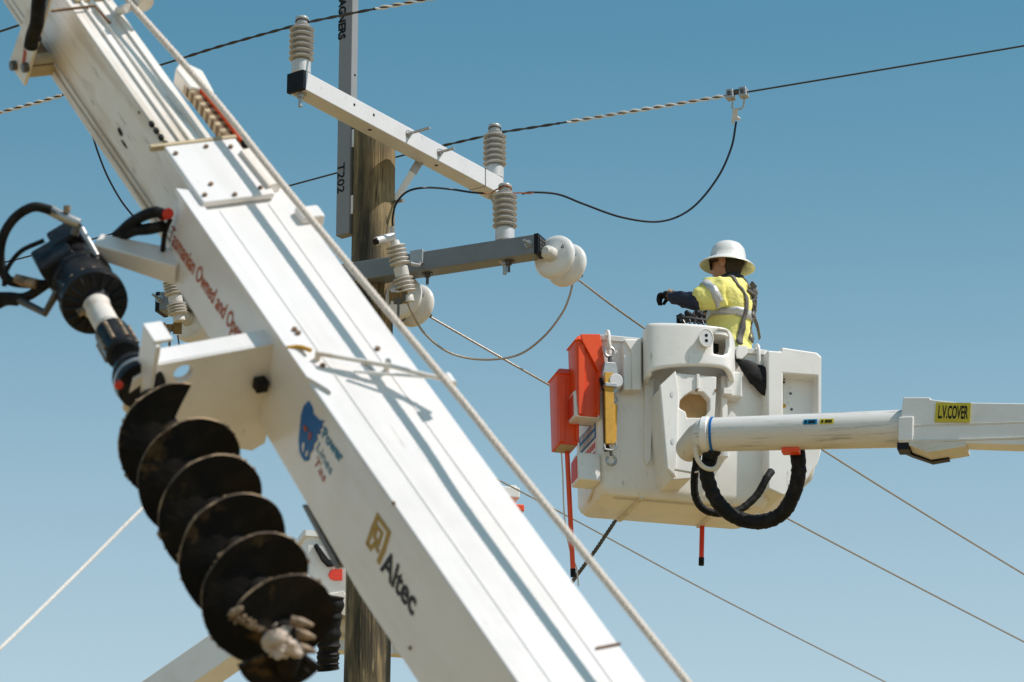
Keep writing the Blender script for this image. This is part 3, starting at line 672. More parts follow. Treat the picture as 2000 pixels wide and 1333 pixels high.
d2 = P(770, 572, 22.42); disc_string(d2, 'white disc insulator pair behind the fuse cutout below the lower crossarm', LDIR)
d3 = P(358, 618, dep(la)-.05); disc_string(d3, 'white disc insulator pair half hidden behind the crane boom beside the far left crossarm end', LDIR)

# ------------------------------------------------------------------ fuse cutouts
M['brass'] = mat('brass_contacts', (.22, .15, .06), .4, .6, col2=(.06, .05, .03), scale=50, bump=.3)
def cutout(px0, py0, px1, py1, dd, label):
    a, b = P(px0, py0, dd), P(px1, py1, dd-.05); ax = (b-a); L = ax.length; F = frame_z(a, ax, cf)
    t = thing('fuse_cutout', a, label, 'fuse cutout', 'fuse cutouts hanging from the lower crossarm')
    def sheds(z0, n_):
        p = [(.030, z0)]
        for i in range(n_):
            z = z0+.012+i*.034; p += [(.032, z), (.058, z+.003), (.060, z+.008), (.056, z+.013), (.032, z+.017)]
        return p + [(.030, z0+.012+n_*.034)]
    k = L/.46
    MB().lathe(F, [(r, h*k) for r, h in [(0, -.03), (.026, -.03), (.030, 0)]+sheds(.0, 5)], 30).build('sheds', M['fuse'], t, angle=50)
    MB().lathe(F, [(r, h*k) for r, h in [(.031, .182), (.042, .186), (.042, .26), (.031, .265)]], 26).build('middle_band', M['fuse'], t, bevel=.003)
    MB().lathe(F, [(r, h*k) for r, h in sheds(.262, 4)+[(.036, .42), (.036, .47), (0, .475)]], 30).build('sheds', M['fuse'], t, angle=50)
    return t, F, k
t, F, k = cutout(772, 478, 797, 588, 22.20, 'grey ribbed fuse cutout hanging in front of the lower crossarm beside the pole')
MB().tube([P(768, 462, 22.2), P(735, 472, 22.12)], .026, 12).build('hood', M['alu'], t)
MB().tube([P(737, 471, 22.12), P(733, 473, 22.10)], .019, 12).build('hood_mouth', M['cap'], t)
MB().tube([P(766, 442, 22.2), P(767, 462, 22.2)], [.016, .018], 10).build('terminal', M['steel'], t)
MB().tube([P(800, 515, 22.22), P(818, 519, 22.3), P(822, 508, 22.45)], .012, 8).build('bracket_arm', M['steel'], t)
mb = MB(); Fk = Frame(P(786, 578, 22.15), cr, cf, cu)
mb.box(Fk, -.02, .03, -.03, .03, -.045, .035); mb.box(Fk, -.07, -.02, -.02, .02, -.03, .02); mb.box(Fk, -.078, -.068, -.02, .02, -.05, .03); mb.build('lower_contact', M['brass'], t, bevel=.004)
mb = MB().box(Fk, -.05, .0, -.034, -.02, -.05, -.01); mb.box(Fk, .0, .02, -.036, -.03, -.03, .02); mb.build('contact_clip', M['darksteel'], t)
MB().tube([P(778, 586, 22.12), P(778, 634, 22.1)], .0075, 8).build('fuse_lead', M['darksteel'], t)
MB().tube([P(779, 633, 22.1), P(792, 622, 22.1)], .006, 8).build('fuse_lead', M['darksteel'], t)
t, F, k = cutout(336, 548, 350, 626, dep(la)-.22, 'grey ribbed fuse cutout behind the crane boom beside the crossarm left end')
Fk = Frame(P(345, 640, 22.85), cr, cf, cu); mb = MB()
mb.box(Fk, -.02, .03, -.03, .03, -.04, .03); mb.box(Fk, -.07, -.02, -.02, .02, -.025, .02); mb.box(Fk, -.08, -.066, -.02, .02, -.05, .03); mb.build('lower_contact', M['brass'], t, bevel=.004)
MB().tube([P(331, 640, 22.8), P(331, 690, 22.8)], .008, 8).build('fuse_lead', M['darksteel'], t)
MB().tube([P(347, 655, 22.8), P(352, 690, 22.8)], .005, 8).build('fuse_lead', M['darksteel'], t)

# ------------------------------------------------------------------ lines
M['wire'] = mat('dark_bare_conductor', (.06, .055, .05), .5, .5, col2=(.12, .10, .08), scale=60)
M['wirelight'] = mat('bright_conductor', (.42, .37, .31), .45, .6, col2=(.25, .21, .17), scale=80, bump=.3, bscale=200)
M['cable'] = mat('black_covered_cable', (.02, .022, .028), .4, col2=(.04, .04, .045), scale=40)
M['copper'] = mat('copper_wire', (.50, .20, .09), .4, .7, col2=(.3, .12, .06), scale=60)
def line(name, pts, r, m, label, cat='power line', n=8, group=None, k=10, strand=None):
    p = spline(pts, k); mb = MB()
    if strand: twist(mb, p, r*.55, r*.62, strand, 3, 6)
    else: mb.tube(p, r, n)
    return tag(mb.build(name, m, None, origin=pts[0]), label, cat, group)
z1 = i1.z + .332; z2 = i2.z + .332
W1 = [Pz(x, y, z1) for x, y in ((-200, 274), (0, 220), (122, 186), (315, 127), (430, 91), (570, 52), (592, 46), (700, 24), (850, -4), (1100, -48), (1900, -190))]
line('power_line', W1, .0062, M['wire'], 'dark conductor over the insulator at the near end of the upper crossarm')
W2 = [Pz(x, y, z2) for x, y in ((-200, 562), (0, 515), (120, 484), (555, 366), (775, 307), (870, 284), (948, 266), (966, 261), (1100, 240), (1420, 187), (1455, 181), (2000, 90), (2300, 36), (3000, -90))]
line('power_line', W2, .0058, M['wire'], 'dark conductor over the far insulator of the upper crossarm, carrying the stirrup clamp')
W0 = [Pz(x, y, z1-.4) for x, y in ((-200, 128), (0, 62), (48, 46), (150, 12), (300, -40))]
line('power_line', W0, .0065, M['wire'], 'thin dark conductor in the upper left corner behind the boom tip')
def seg(pts, a, b):
    out = [p for p in spline(pts, 30)]; return [p for p in out if a <= 1000+FPX*(p-CAM).dot(cr)/(p-CAM).dot(cf) <= b]
M['armour'] = mat('preformed_aluminium_rod', (.82, .79, .76), .45, .0, col2=(.62, .58, .54), scale=60, bump=.1)
def grip(pts, a, b, label, R=.0085, r=.0055, tpm=6.5):
    mb = MB(); twist(mb, seg(pts, a, b), R, r, tpm, 2, 6); tag(mb.build('line_grip', M['armour'], None, origin=seg(pts, a, b)[0]), label, 'line grip', 'helical grips wound on the conductors')
grip(W1, -60, 122, 'pale helical grip wound on the conductor left of the crane boom')
grip(W1, 732, 1000, 'pale helical grip wound on the conductor at the top edge right of the riser post')
grip(W2, 1102, 1420, 'pale helical grip wound on the conductor left of the stirrup clamp')
mb = MB(); twist(mb, seg(W1, 330, 735), .0045, .005, 5, 2, 5); tag(mb.build('armour_rod', M['wire'], None, origin=W1[5]), 'dark armour rod twisted over the near end insulator conductor', 'armour rod')
mb = MB(); twist(mb, seg(W2, 800, 1095), .0045, .005, 5, 2, 5); tag(mb.build('armour_rod', M['wire'], None, origin=W2[5]), 'dark armour rod twisted over the far insulator conductor', 'armour rod')
# stirrup clamp
sp = Pz(1440, 184, z2); dS = (sp-CAM).dot(cf)
st = thing('stirrup_clamp', sp, 'steel stirrup clamp hanging on the conductor right of the pale grip', 'clamp')
SF = Frame(sp, (W2[11]-W2[9]).normalized(), cf, cu); SF = Frame(sp, SF.e[0], SF.e[0].cross(V((0, 0, 1))), V((0, 0, 1)))
for x in (-.042, .042):
    MB().prism(SF, [(-.026+x, -.03), (.026+x, -.03), (.022+x, .03), (-.022+x, .034)], 1, -.028, .028).build('jaw', M['steel'], st, bevel=.006)
    MB().box(SF, x-.012, x+.012, -.036, .036, -.012, .016).build('jaw_bolt', M['darksteel'], st, bevel=.003)
MB().box(SF, -.03, .03, -.012, .012, .012, .028).build('bridge', M['darksteel'], st, bevel=.003)
up_ = [P(1431, 195, dS), P(1430, 212, dS), P(1436, 214, dS), P(1448, 213, dS), P(1452, 208, dS), P(1454, 194, dS)]
MB().tube(up_, .0055, 8).build('stirrup', M['steel'], st)
MB().prism(Frame(P(1437, 228, dS), cr, cf, cu), [(-.018, .05), (.014, .05), (.012, 0), (.03, -.01), (.022, -.03), (.0, -.018), (-.02, -.055), (-.026, -.03)], 1, -.014, .014).build('hot_clamp', M['alu'], st, bevel=.004)
# jumpers
di3 = dep(i3 + V((0, 0, .33)))
dj = lambda x: di3 + (dS-di3)*min(1, max(0, (x-1000)/440))
J = [P(x, y, dj(x)) for x, y in ((1438, 238), (1428, 290), (1400, 350), (1350, 408), (1290, 433), (1215, 425), (1140, 399), (1090, 380), (1040, 376), (1020, 379))]
line('jumper_cable', J, .0065, M['cable'], 'black jumper cable sagging from the stirrup clamp to the copper tied insulator', 'cable')
J2 = [P(x, y, d) for x, y, d in ((950, 378, di3), (920, 376, di3+.02), (880, 370, di3+.05), (830, 367, 22.2), (795, 375, 22.2), (774, 398, 22.2), (767, 425, 22.2), (767, 445, 22.2))]
line('jumper_cable', J2, .0065, M['cable'], 'black jumper cable arching from the copper tied insulator to the fuse cutout', 'cable')
c3 = i3 + V((0, 0, .332)); mb = MB()
cpth = [P(945, 378, di3), P(960, 377, di3)] + [c3 + V((.040*math.cos(a), .040*math.sin(a), .003*math.sin(a*3))) for a in [math.pi-.3+x*.35 for x in range(19)]] + [P(1018, 379, di3), P(1042, 376, di3)]
twist(mb, cpth, .005, .0045, 10, 1, 5); tag(mb.build('copper_tie', M['copper'], None, origin=c3), 'twisted copper tie round the neck of the lower crossarm insulator', 'wire tie')
# service lines leading away to the lower right
def away(pts, z, sag=0): return [Pz(x, y, z-s) for x, y, s in pts]
L1 = [P(1127, 545, dl+.25), P(1256, 640, dl+.75)] + [Pz(x, y, zl-.35) for x, y in ((1605, 878), (2000, 1122), (2300, 1300), (2900, 1640))]
line('power_line', L1, .0065, M['wirelight'], 'bright conductor leaving the disc insulator beside the black end cap, passing behind the worker bucket')
L2 = [P(822, 609, 22.8)] + [Pz(x, y, zl-.45) for x, y in ((1065, 748), (1495, 990), (2000, 1254), (2300, 1405), (2900, 1700))]
line('power_line', L2, .0065, M['wirelight'], 'bright conductor leaving the disc insulator behind the fuse cutout, running below the bucket')
L3 = [P(420, 668, 23.3)] + [Pz(x, y, zl-.6) for x, y in ((760, 830), (1085, 996), (1400, 1165), (1730, 1333), (1900, 1420), (2400, 1670))]
line('power_line', L3, .0055, M['wirelight'], 'thin pale conductor emerging behind the crane boom, lowest of the three lines')
LP = [P(x, y, d) for x, y, d in ((792, 582, 22.15), (805, 612, 22.2), (828, 650, 22.3), (868, 684, 22.35), (915, 700, 22.4), (970, 702, 22.4), (1020, 690, 22.4), (1065, 655, dl+.25), (1098, 612, dl+.25), (1112, 580, dl+.25), (1118, 556, dl+.25))]
line('jumper_cable', LP, .0065, M['wirelight'], 'bare wire loop hanging from the fuse cutout to the end disc insulator', 'cable')
line('drop_wire', [P(x, y, 23.4) for x, y in ((180, 262), (192, 300), (210, 345), (235, 390), (258, 420), (280, 445))], .006, M['cable'], 'thin black wire hanging behind the inner boom section', 'cable')
M['strap'] = mat('white_stay_rope', (.80, .77, .73), .7, col2=(.5, .47, .43), scale=60, bump=.3, bscale=120)
line('stay_rope', [P(-80, 1335, 14.5), P(0, 1267, 14.7), P(150, 1121, 15.1), P(276, 995, 15.4), P(420, 855, 15.8)], .0072, M['strap'], 'pale stay rope rising behind the auger from the bottom left corner', 'rope')
line('hanging_rope', [P(1210, 1005, 22.7), P(1165, 1072, 22.9), P(1121, 1132, 23.1), P(1040, 1245, 23.5)], .011, M['darksteel'], 'dark rope slanting down from under the worker bucket', 'rope', strand=12)

# ------------------------------------------------------------------ the worker's bucket
Bth = R_(75); KX = V((math.sin(Bth), math.cos(Bth), 0)); KY = V((-math.cos(Bth), math.sin(Bth), 0))
KF = Frame(P(1172, 962, 21.9), KX, KY, V((0, 0, 1)))
kh = lambda px, py, y=0: KF.hit(px, py, 1, y)
kx = lambda px, py=800, y=0: kh(px, py, y)[0]
kz = lambda px, py, y=0: kh(px, py, y)[2]
M['fibre'] = mat('white_fibreglass', (.81, .79, .75), .40, col2=(.70, .665, .60), scale=4, amt=.55, col3=(.30, .25, .19), scale3=26, lo3=.63, hi3=.73, amt3=.5, stretch3=(1, 1, .45), bump=.10, bscale=12, coat=.15, rvar=.08)
M['fibre2'] = mat('dirty_fibreglass', (.70, .665, .59), .5, col2=(.55, .48, .36), scale=5, amt=.6, col3=(.14, .11, .08), scale3=8, lo3=.60, hi3=.70, amt3=.6, stretch3=(.5, .5, 3), bump=.12, bscale=14)
M['rustplate'] = mat('rusted_plate', (.40, .235, .085), .7, col2=(.27, .14, .05), scale=9, col3=(.16, .09, .04), scale3=26, amt3=.6, bump=.2)
bucket = thing('work_bucket', KF.w(.5, .25, 0), 'white fibreglass work bucket carrying the lineman, orange covers on its left side', 'work bucket')
BW, BDp, BH = kx(1502, 850), .50, kz(1172, 660)
def rrect(x0, x1, y0, y1, r, n=5):
    out = []
    for cx, cy, a0 in ((x1-r, y1-r, 0), (x0+r, y1-r, 90), (x0+r, y0+r, 180), (x1-r, y0+r, 270)):
        for i in range(n+1): a = R_(a0+90*i/n); out.append((cx+r*math.cos(a), cy+r*math.sin(a)))
    return out
mb = MB(); e_ = .05
loft(mb, KF, [(0, rrect(.03, BW-.03, .02, BDp-.02, .06)), (.02, rrect(.012, BW-.012, .006, BDp-.006, .055)), (.05, rrect(0.0, BW, 0, BDp, e_)), (BH, rrect(-.012, BW+.012, -.008, BDp+.01, e_)), (BH, rrect(.03, BW-.03, .03, BDp-.03, .04)), (.08, rrect(.04, BW-.04, .04, BDp-.04, .04))])
mb.build('body', M['fibre'], bucket, angle=40)
mb = MB(); loft(mb, KF, [(BH-.02, rrect(-.03, BW+.03, -.026, BDp+.026, .06)), (BH+.006, rrect(-.034, BW+.034, -.03, BDp+.03, .062)), (BH+.012, rrect(-.026, BW+.026, -.022, BDp+.022, .06)), (BH+.012, rrect(.02, BW-.02, .02, BDp-.02, .045)), (BH-.02, rrect(.02, BW-.02, .02, BDp-.02, .045))]); mb.build('rim', M['fibre'], bucket, angle=50)
mb = MB(); 
for x in (.24, BW-.3): mb.box(KF, x, x+.03, .02, BDp-.02, -.012, .004)
mb.box(KF, .10, BW-.1, .06, .075, -.012, .004); mb.build('bottom_rib', M['fibre2'], bucket, bevel=.004)
# vertical rib
rp_ = [kh(x, y) for x, y in ((1256, 742), (1276, 742), (1268, 900), (1262, 912), (1256, 900))]
MB().prism(KF, [(p[0], p[2]) for p in rp_], 1, -.03, .002).build('front_rib', M['fibre'], bucket, bevel=.006)
# panel left of the console
pp = [kh(x, y, -.05) for x, y in ((1216, 672), (1222, 664), (1252, 664), (1252, 764), (1216, 764))]
MB().prism(KF, [(p[0], p[2]) for p in pp], 1, -.07, .002).build('side_panel', M['fibre'], bucket, bevel=.008)
pp = [kh(x, y, -.08) for x, y in ((1218, 664), (1234, 690), (1234, 762), (1252, 762), (1252, 664))]
MB().prism(KF, [(p[0], p[2]) for p in pp], 1, -.085, -.06).build('panel_cover', M['fibre'], bucket, bevel=.006)
# control console: a curved wall with a handle opening
def path_pt(u):
    pl = [(kx(1254, 690, 0), .0), (kx(1259, 690, -.14), -.14), (kx(1276, 690, -.215), -.205), (kx(1342, 690, -.25), -.245), (kx(1400, 690, -.25), -.245), (kx(1426, 690, -.23), -.215), (kx(1436, 690, -.12), -.10), (kx(1436, 690, 0), .0)]
    sp_ = spline([V((a, b, 0)) for a, b in pl], 8); i = u*(len(sp_)-1); j = min(int(i), len(sp_)-2); p = sp_[j].lerp(sp_[j+1], i-j); return p.x, p.y
NU, NV = 72, 26; ztop, zb0 = kz(1340, 631, -.25), kz(1265, 738, -.15)
mb = MB(); gv = {}
def pjx(wp): q = wp-CAM; return 1000+FPX*q.dot(cr)/q.dot(cf), 666.5-FPX*q.dot(cu)/q.dot(cf)
for i in range(NU+1):
    u = i/NU; x, y = path_pt(u); arch = math.sin(math.pi*min(1, max(0, (u-.18)/.80)))
    zbt = zb0 + .072*arch - (.02 if u > .95 else 0); zt_ = ztop - (.035*max(0, (.22-u)/.22)) - .01*max(0, (u-.8)/.2)
    for j in range(NV+1):
        v = j/NV; flare = .02*(1-v)**3; gv[i, j] = mb.bm.verts.new(KF.w(x, y-flare*0, zbt+(zt_-zbt)*v))
for i in range(NU):
    for j in range(NV):
        q = [gv[i, j], gv[i+1, j], gv[i+1, j+1], gv[i, j+1]]; c = sum((v.co for v in q), V())/4; px, py = pjx(c)
        a, b = (px-1409)/17.0, (py-669)/24.0
        if abs(a)**3.2+abs(b)**3.2 < 1: continue
        mb.bm.faces.new(q)
bmesh.ops.delete(mb.bm, geom=[v for v in mb.bm.verts if not v.link_faces], context='VERTS')
cons = mb.build('control_console', M['fibre'], bucket, angle=60)
s_ = cons.modifiers.new('solidify', 'SOLIDIFY'); s_.thickness = .035; s_.offset = 1
sm = cons.modifiers.new('smooth', 'SMOOTH'); sm.iterations = 3; sm.factor = .5
b_ = cons.modifiers.new('bevel', 'BEVEL'); b_.width = .006; b_.segments = 2; b_.limit_method = 'ANGLE'; b_.angle_limit = R_(50)
top_ = [path_pt(i/24) for i in range(25)]
MB().prism(KF, [(x, y+.012) for x, y in top_], 2, ztop-.045, ztop-.02).build('console_top', M['fibre'], bucket, bevel=.004)
# recessed socket plate on the console
sq = kh(1376, 664, -.262)
def on_console(px, py):
    best = None
    for i in range(200):
        x, y = path_pt(i/199); p = KF.w(x, y, kz(px, py, y)); qx, qy = pjx(p)
        if best is None or abs(qx-px) < best[0]: best = (abs(qx-px), i/199, p)
    u = best[1]; x0, y0 = path_pt(max(0, u-.03)); x1, y1 = path_pt(min(1, u+.03)); tx = (KX*(x1-x0)+KY*(y1-y0)).normalized(); nn = tx.cross(V((0, 0, 1))); 
    if nn.dot(cf) > 0: nn = -nn
    x, y = path_pt(u); p = KF.w(x, y, 0); p.z = best[2].z; return p, tx, nn
cp, ctx, cn = on_console(1376, 664); CF_ = Frame(cp, ctx, V((0, 0, 1)), cn)
MB().prism(CF_, circ(0, 0, .036, 24, .048), 2, -.01, .0362).build('socket_plate', M['armgrey'], bucket, bevel=.003)
mb = MB()
for zz in (.014, -.018): mb.prism(CF_, circ(0, zz, .010, 14), 2, .03, .0372)
mb.build('socket_hole', M['cap'], bucket)
mb = MB(); mb.tube([CF_.w(.036*math.cos(a)*1.12, .048*math.sin(a)*1.1, .034) for a in [i*math.tau/28 for i in range(29)]], .0045, 8); mb.build('socket_rim', M['fibre'], bucket)
hq = KF.w(kx(1408, 668, -.06), -.06, kz(1408, 668, -.06))
mb = MB(); mb.tube([hq+KX*-.06, hq+KX*.05], .008, 8); mb.box(Frame(hq, KX, KY, V((0, 0, 1))), -.05, -.02, -.02, .02, -.07, .06); mb.build('grip_lever', M['blackpaint'], bucket, bevel=.003)
# mounting column with its worn end plate
cpz = [kh(x, y, -.22) for x, y in ((1288, 760), (1318, 728), (1400, 736), (1397, 800), (1392, 860), (1350, 935), (1312, 938), (1300, 918), (1294, 850))]
oct_ = [kh(x, y, -.22) for x, y in ((1338, 772), (1352, 764), (1374, 766), (1386, 780), (1386, 802), (1376, 816), (1342, 816), (1340, 805), (1327, 797), (1328, 783))]
MB().prism(KF, [(p[0], p[2]) for p in cpz], 1, -.22, .003, holes=[[(p[0], p[2]) for p in oct_]]).build('mounting_column', M['fibre'], bucket, bevel=.007)
MB().prism(KF, [(p[0], p[2]) for p in [kh(x, y, -.16) for x, y in ((1322, 758), (1392, 758), (1392, 822), (1322, 822))]], 1, -.165, -.15).build('end_plate', M['rustplate'], bucket)
cl = [kh(x, y, -.22) for x, y in ((1286, 756), (1318, 726), (1324, 770), (1322, 880), (1318, 936), (1300, 918))]
MB().prism(KF, [(p[0], p[2]) for p in cl], 1, -.245, -.219).build('column_cheek', M['fibre'], bucket, bevel=.01)
for px, py in ((1313, 770), (1314, 862)):
    q = kh(px, py, -.246); MB().prism(KF, circ(q[0], q[2], .010, 14, .018), 1, -.248, -.244).build('cheek_slot', M['armgrey'], bucket)
q = kh(1362, 735, -.224); MB().box(KF, q[0]-.008, q[0]+.010, -.236, -.22, q[2]-.08, q[2]+.01).build('column_rib', M['fibre'], bucket, bevel=.004)
for px, py in ((1360, 763), (1398, 763)):
    q = kh(px, py, -.222); mb = MB(); hexbolt(mb, KF.w(q[0], -.22, q[2]), -KY, .008, .008); mb.build('column_bolt', M['rusty'], bucket)
# upright beside the column, small valve box, red hose stub, catch
q0, q1 = kh(1406, 735, -.06), kh(1420, 815, -.06); MB().box(KF, q0[0], q1[0], -.08, .002, q1[2]-.25, q0[2]).build('upright', M['fibre'], bucket, bevel=.008)
q0, q1 = kh(1418, 725, -.09), kh(1450, 778, -.09); MB().box(KF, q0[0], q1[0], -.10, .002, q1[2], q0[2]).build('valve_box', M['fibre'], bucket, bevel=.012)
q0, q1 = kh(1412, 758, -.12), kh(1430, 772, -.12); MB().box(KF, q0[0], q1[0], -.13, -.09, q1[2], q0[2]).build('valve_lug', M['fibre'], bucket, bevel=.004)
MB().tube([KF.w(kx(1388, 714, -.12), -.12, kz(1388, 714, -.12)), KF.w(kx(1418, 714, -.12), -.12, kz(1418, 715, -.12))], .008, 8).build('red_hose', M['red'], bucket)
MB().tube([KF.w(kx(1420, 716, -.10), -.10, kz(1420, 716, -.10)), KF.w(kx(1430, 724, -.08), -.08, kz(1430, 724, -.08)), KF.w(kx(1424, 745, -.08), -.08, kz(1424, 745, -.08))], .016, 8).build('black_hose', M['black'], bucket)
pp = [kh(x, y, -.04) for x, y in ((1434, 694), (1440, 676), (1458, 678), (1458, 694), (1448, 704), (1436, 702))]; MB().prism(KF, [(p[0], p[2]) for p in pp], 1, -.06, .0).build('catch_plate', M['fibre'], bucket, bevel=.006)
pp = [kh(x, y, -.04) for x, y in ((1484, 722), (1504, 704), (1510, 704), (1510, 734), (1498, 726))]; MB().prism(KF, [(p[0], p[2]) for p in pp], 1, -.06, .0).build('catch_plate', M['fibre'], bucket, bevel=.006)
# step pod on the right
y0 = -.10
def kbox(px0, py0, px1, py1, ya, yb, name, m=None, bv=.012):
    a, b = kh(px0, py0, ya), kh(px1, py1, ya); return MB().box(KF, a[0], b[0], ya, yb, b[2], a[2]).build(name, m or M['fibre'], bucket, bevel=bv)
outer = [kh(x, y, y0) for x, y in ((1499, 684), (1525, 686), (1527, 678), (1596, 688), (1605, 696), (1604, 884), (1598, 905), (1585, 925), (1560, 960), (1528, 968), (1500, 955))]
hole = [kh(x, y, y0) for x, y in ((1530, 730), (1598, 735), (1598, 850), (1530, 850))]
MB().prism(KF, [(p[0], p[2]) for p in outer], 1, y0, .30, holes=[[(p[0], p[2]) for p in hole]]).build('side_pod', M['fibre'], bucket, bevel=.012)
kbox(1526, 726, 1604, 864, -.01, .03, 'pod_back')
mb = MB()
for px, py in ((1532, 740), (1531, 747), (1544, 769), (1545, 691), (1546, 800)): q = kh(px, py, -.012); mb.prism(KF, circ(q[0], q[2], .008, 10), 1, -.014, .0)
mb.build('pod_bolt', M['darksteel'], bucket); q = kh(1531, 793, -.012); MB().prism(KF, circ(q[0], q[2], .012, 12), 1, -.015, .0).build('yellow_plug', M['yellow'], bucket)
MB().lathe(Frame(KF.w(kx(1545, 925, .1), .12, kz(1545, 915, .1)), KX, KY, V((0, 0, 1))), [(0, -.13), (.07, -.12), (.13, -.06), (.15, .02), (.14, .10)], 28).build('pod_foot', M['fibre2'], bucket)
# left side: step lugs with red reflectors and the printed plate
def kside(px, py): return KF.hit(px, py, 0, -.004)
for (xa, za, y0_, y1_) in ((1, (792, 846), -.02, .13), (2, (912, 968), -.02, .15)):
    a, b = KF.hit(1130, za[0], 0, -.05), KF.hit(1130, za[1], 0, -.05)
    zt2, zb2 = a[2], b[2]
    lug = MB().prism(KF, [(y0_, zb2), (y1_, zb2), (y1_, zt2-.02), (y1_-.05, zt2), (y0_+.02, zt2)], 0, -.15 if xa == 1 else -.13, .003).build('step_lug', M['fibre'], bucket, bevel=.012)
    MB().prism(KF, [(y0_+.03, zb2+.02), (y1_-.02, zb2+.02), (y1_-.02, zt2-.03), (y0_+.04, zt2-.02)], 0, -.154 if xa == 1 else -.134, -.149 if xa == 1 else -.129).build('red_reflector', M['red'], lug, bevel=.001)
pa = [KF.hit(x, y, 0, -.004) for x, y in ((1125, 872), (1152, 832), (1152, 868), (1126, 908))]
pyA, pyB = max(pa[0][1], .06), .44
zA = [kz(1172, 846), kz(1172, 880)]
yq = [.06, .40]
mb = MB().box(KF, -.006, -.001, .06, .40, KF.hit(1150, 872, 0, 0)[2], KF.hit(1150, 838, 0, 0)[2]); zr0, zr1 = KF.hit(1150, 872, 0, 0)[2], KF.hit(1150, 838, 0, 0)[2]
mb.build('printed_plate', M['inkblue'], bucket)
M['inkwhite'] = mat('white_print', (.72, .72, .70), .5, col2=(.6, .6, .6), scale=30)
random.seed(3)
for row in range(2):
    y = .085
    while y < .37:
        wd = random.choice((.018, .022, .028)); MB().box(KF, -.009, -.005, y, y+wd, zr0+.012+row*.052, zr0+.044+row*.052).build('printed_letter', M['inkwhite'], bucket); y += wd+.010
for row in range(2):
    y = .08
    while y < .38:
        wd = random.choice((.018, .022, .03)); MB().box(KF, -.005, -.001, y, y+wd, zr0-.055-row*.055, zr0-.02-row*.055).build('printed_letter', M['red'], bucket); y += wd+.012
MB().tube(spline([KF.w(-.01, .04, KF.hit(1155, 905, 0, 0)[2]), KF.w(-.014, .03, .16), KF.w(-.006, .05, .08), KF.w(-.002, .25, .02)], 6), .008, 8).build('edge_trim', M['fibre2'], bucket)
# rope hooks on the rim
for px, py, L in ((1188, 646, .11), (1480, 664, .13)):
    q = KF.w(kx(px, py, -.03), 0, BH); MB().tube(spline([q+KY*.04+V((0, 0, -.02)), q+KY*.01+V((0, 0, .035)), q-KY*.03+V((0, 0, .03)), q-KY*.045+V((0, 0, -.02)), q-KY*.04+V((0, 0, -L))], 6), .010, 10).build('rim_hook', M['fibre'], bucket)

# ------------------------------------------------------------------ boom of the bucket with its cover
TF0, TF1 = P(1372, 850, 21.42), P(1758, 838, 21.15)
tx_ = (TF1-TF0).normalized(); TFr = Frame(TF0, tx_, V((0, 0, 1)).cross(tx_), tx_.cross(V((0, 0, 1)).cross(tx_)))
if TFr.e[2].z < 0: TFr.e[2] = -TFr.e[2]
if TFr.e[1].dot(cf) < 0: TFr.e[1] = -TFr.e[1]
M['tube'] = mat('grimy_white_tube', (.72, .70, .66), .38, col2=(.60, .55, .46), scale=3, amt=.5, frame=TFr, stretch=(.5, 3, 3), col3=(.12, .10, .07), scale3=5, lo3=.54, hi3=.68, amt3=.55, stretch3=(.6, 4, 9), bump=.08, bscale=14, coat=.2)
arm = thing('bucket_arm', TF0, 'round white lift arm with a yellow warning sign on its square sleeve, reaching the bucket', 'lift arm')
TL = (TF1-TF0).length
TZ = frame_z(TF0, tx_)
MB().lathe(TZ, [(.0, -.05), (.06, -.05), (.088, -.02), (.094, .02), (.094, .05), (.095, .06), (.107, TL+.2)], 40).build('inner_tube', M['tube'], arm, angle=50)
MB().lathe(TZ, [(.099, .0), (.103, .004), (.103, .035), (.099, .04)], 40).build('tube_collar', M['white'], arm)
MB().lathe(TZ, [(.098, .052), (.100, .054), (.100, .064), (.098, .066)], 40).build('blue_band', M['inkblue'], arm)
# elbow into the bucket column
MB().tube([TF0+KY*.26, TF0-KY*-.05, TF0+tx_*.02], [.075, .085, .09], 28).build('elbow', M['fibre2'], arm)
tl = lambda px, py, y: TFr.hit(px, py, 1, y)
ys = -.125
ol = [tl(x, y, ys) for x, y in ((1764, 776), (1816, 776), (1818, 780), (1870, 786), (2700, 798), (2700, 893), (2000, 870), (1880, 866), (1800, 864), (1754, 860))]
MB().prism(TFr, [(p[0], p[2]) for p in ol], 1, ys, -.005).build('square_sleeve', M['white'], arm, bevel=.008)
for py0, py1, t_ in ((843, 848, .006), (817, 819, .002)):
    a, b = tl(1756, py0, ys), tl(2690, py1+8 if py0 > 830 else py1+2, ys); MB().box(TFr, a[0], b[0], ys-t_, ys+.001, (a[2]+b[2])/2-.006, (a[2]+b[2])/2+.006).build('sleeve_seam', M['fibre2'], arm, bevel=.002)
a, b = tl(1755, 815, ys), tl(1784, 872, ys); MB().box(TFr, a[0], b[0], ys-.010, .0, b[2]+.03, a[2]).build('sleeve_collar', M['white'], arm, bevel=.008)
ol = [tl(x, y, ys-.004) for x, y in ((1774, 858), (1886, 864), (1886, 872), (1864, 876), (1812, 884), (1775, 870))]
MB().prism(TFr, [(p[0], p[2]) for p in ol], 1, ys-.004, ys+.175).build('belly_cover', M['fibre2'], arm, bevel=.004)
ol = [tl(x, y, ys-.004) for x, y in ((1755, 862), (1774, 862), (1775, 869), (1812, 883), (1847, 878), (1847, 882), (1813, 888), (1772, 874), (1756, 867))]
MB().prism(TFr, [(p[0], p[2]) for p in ol], 1, ys+.13, ys+.185).build('wear_strip', M['cap'], arm, bevel=.002)
a, b = tl(1753, 873, ys+.02), tl(1775, 884, ys+.02); MB().box(TFr, a[0], b[0], ys+.0, ys+.10, b[2]+.012, a[2]+.02).build('wear_pad', M['cap'], arm, bevel=.003)
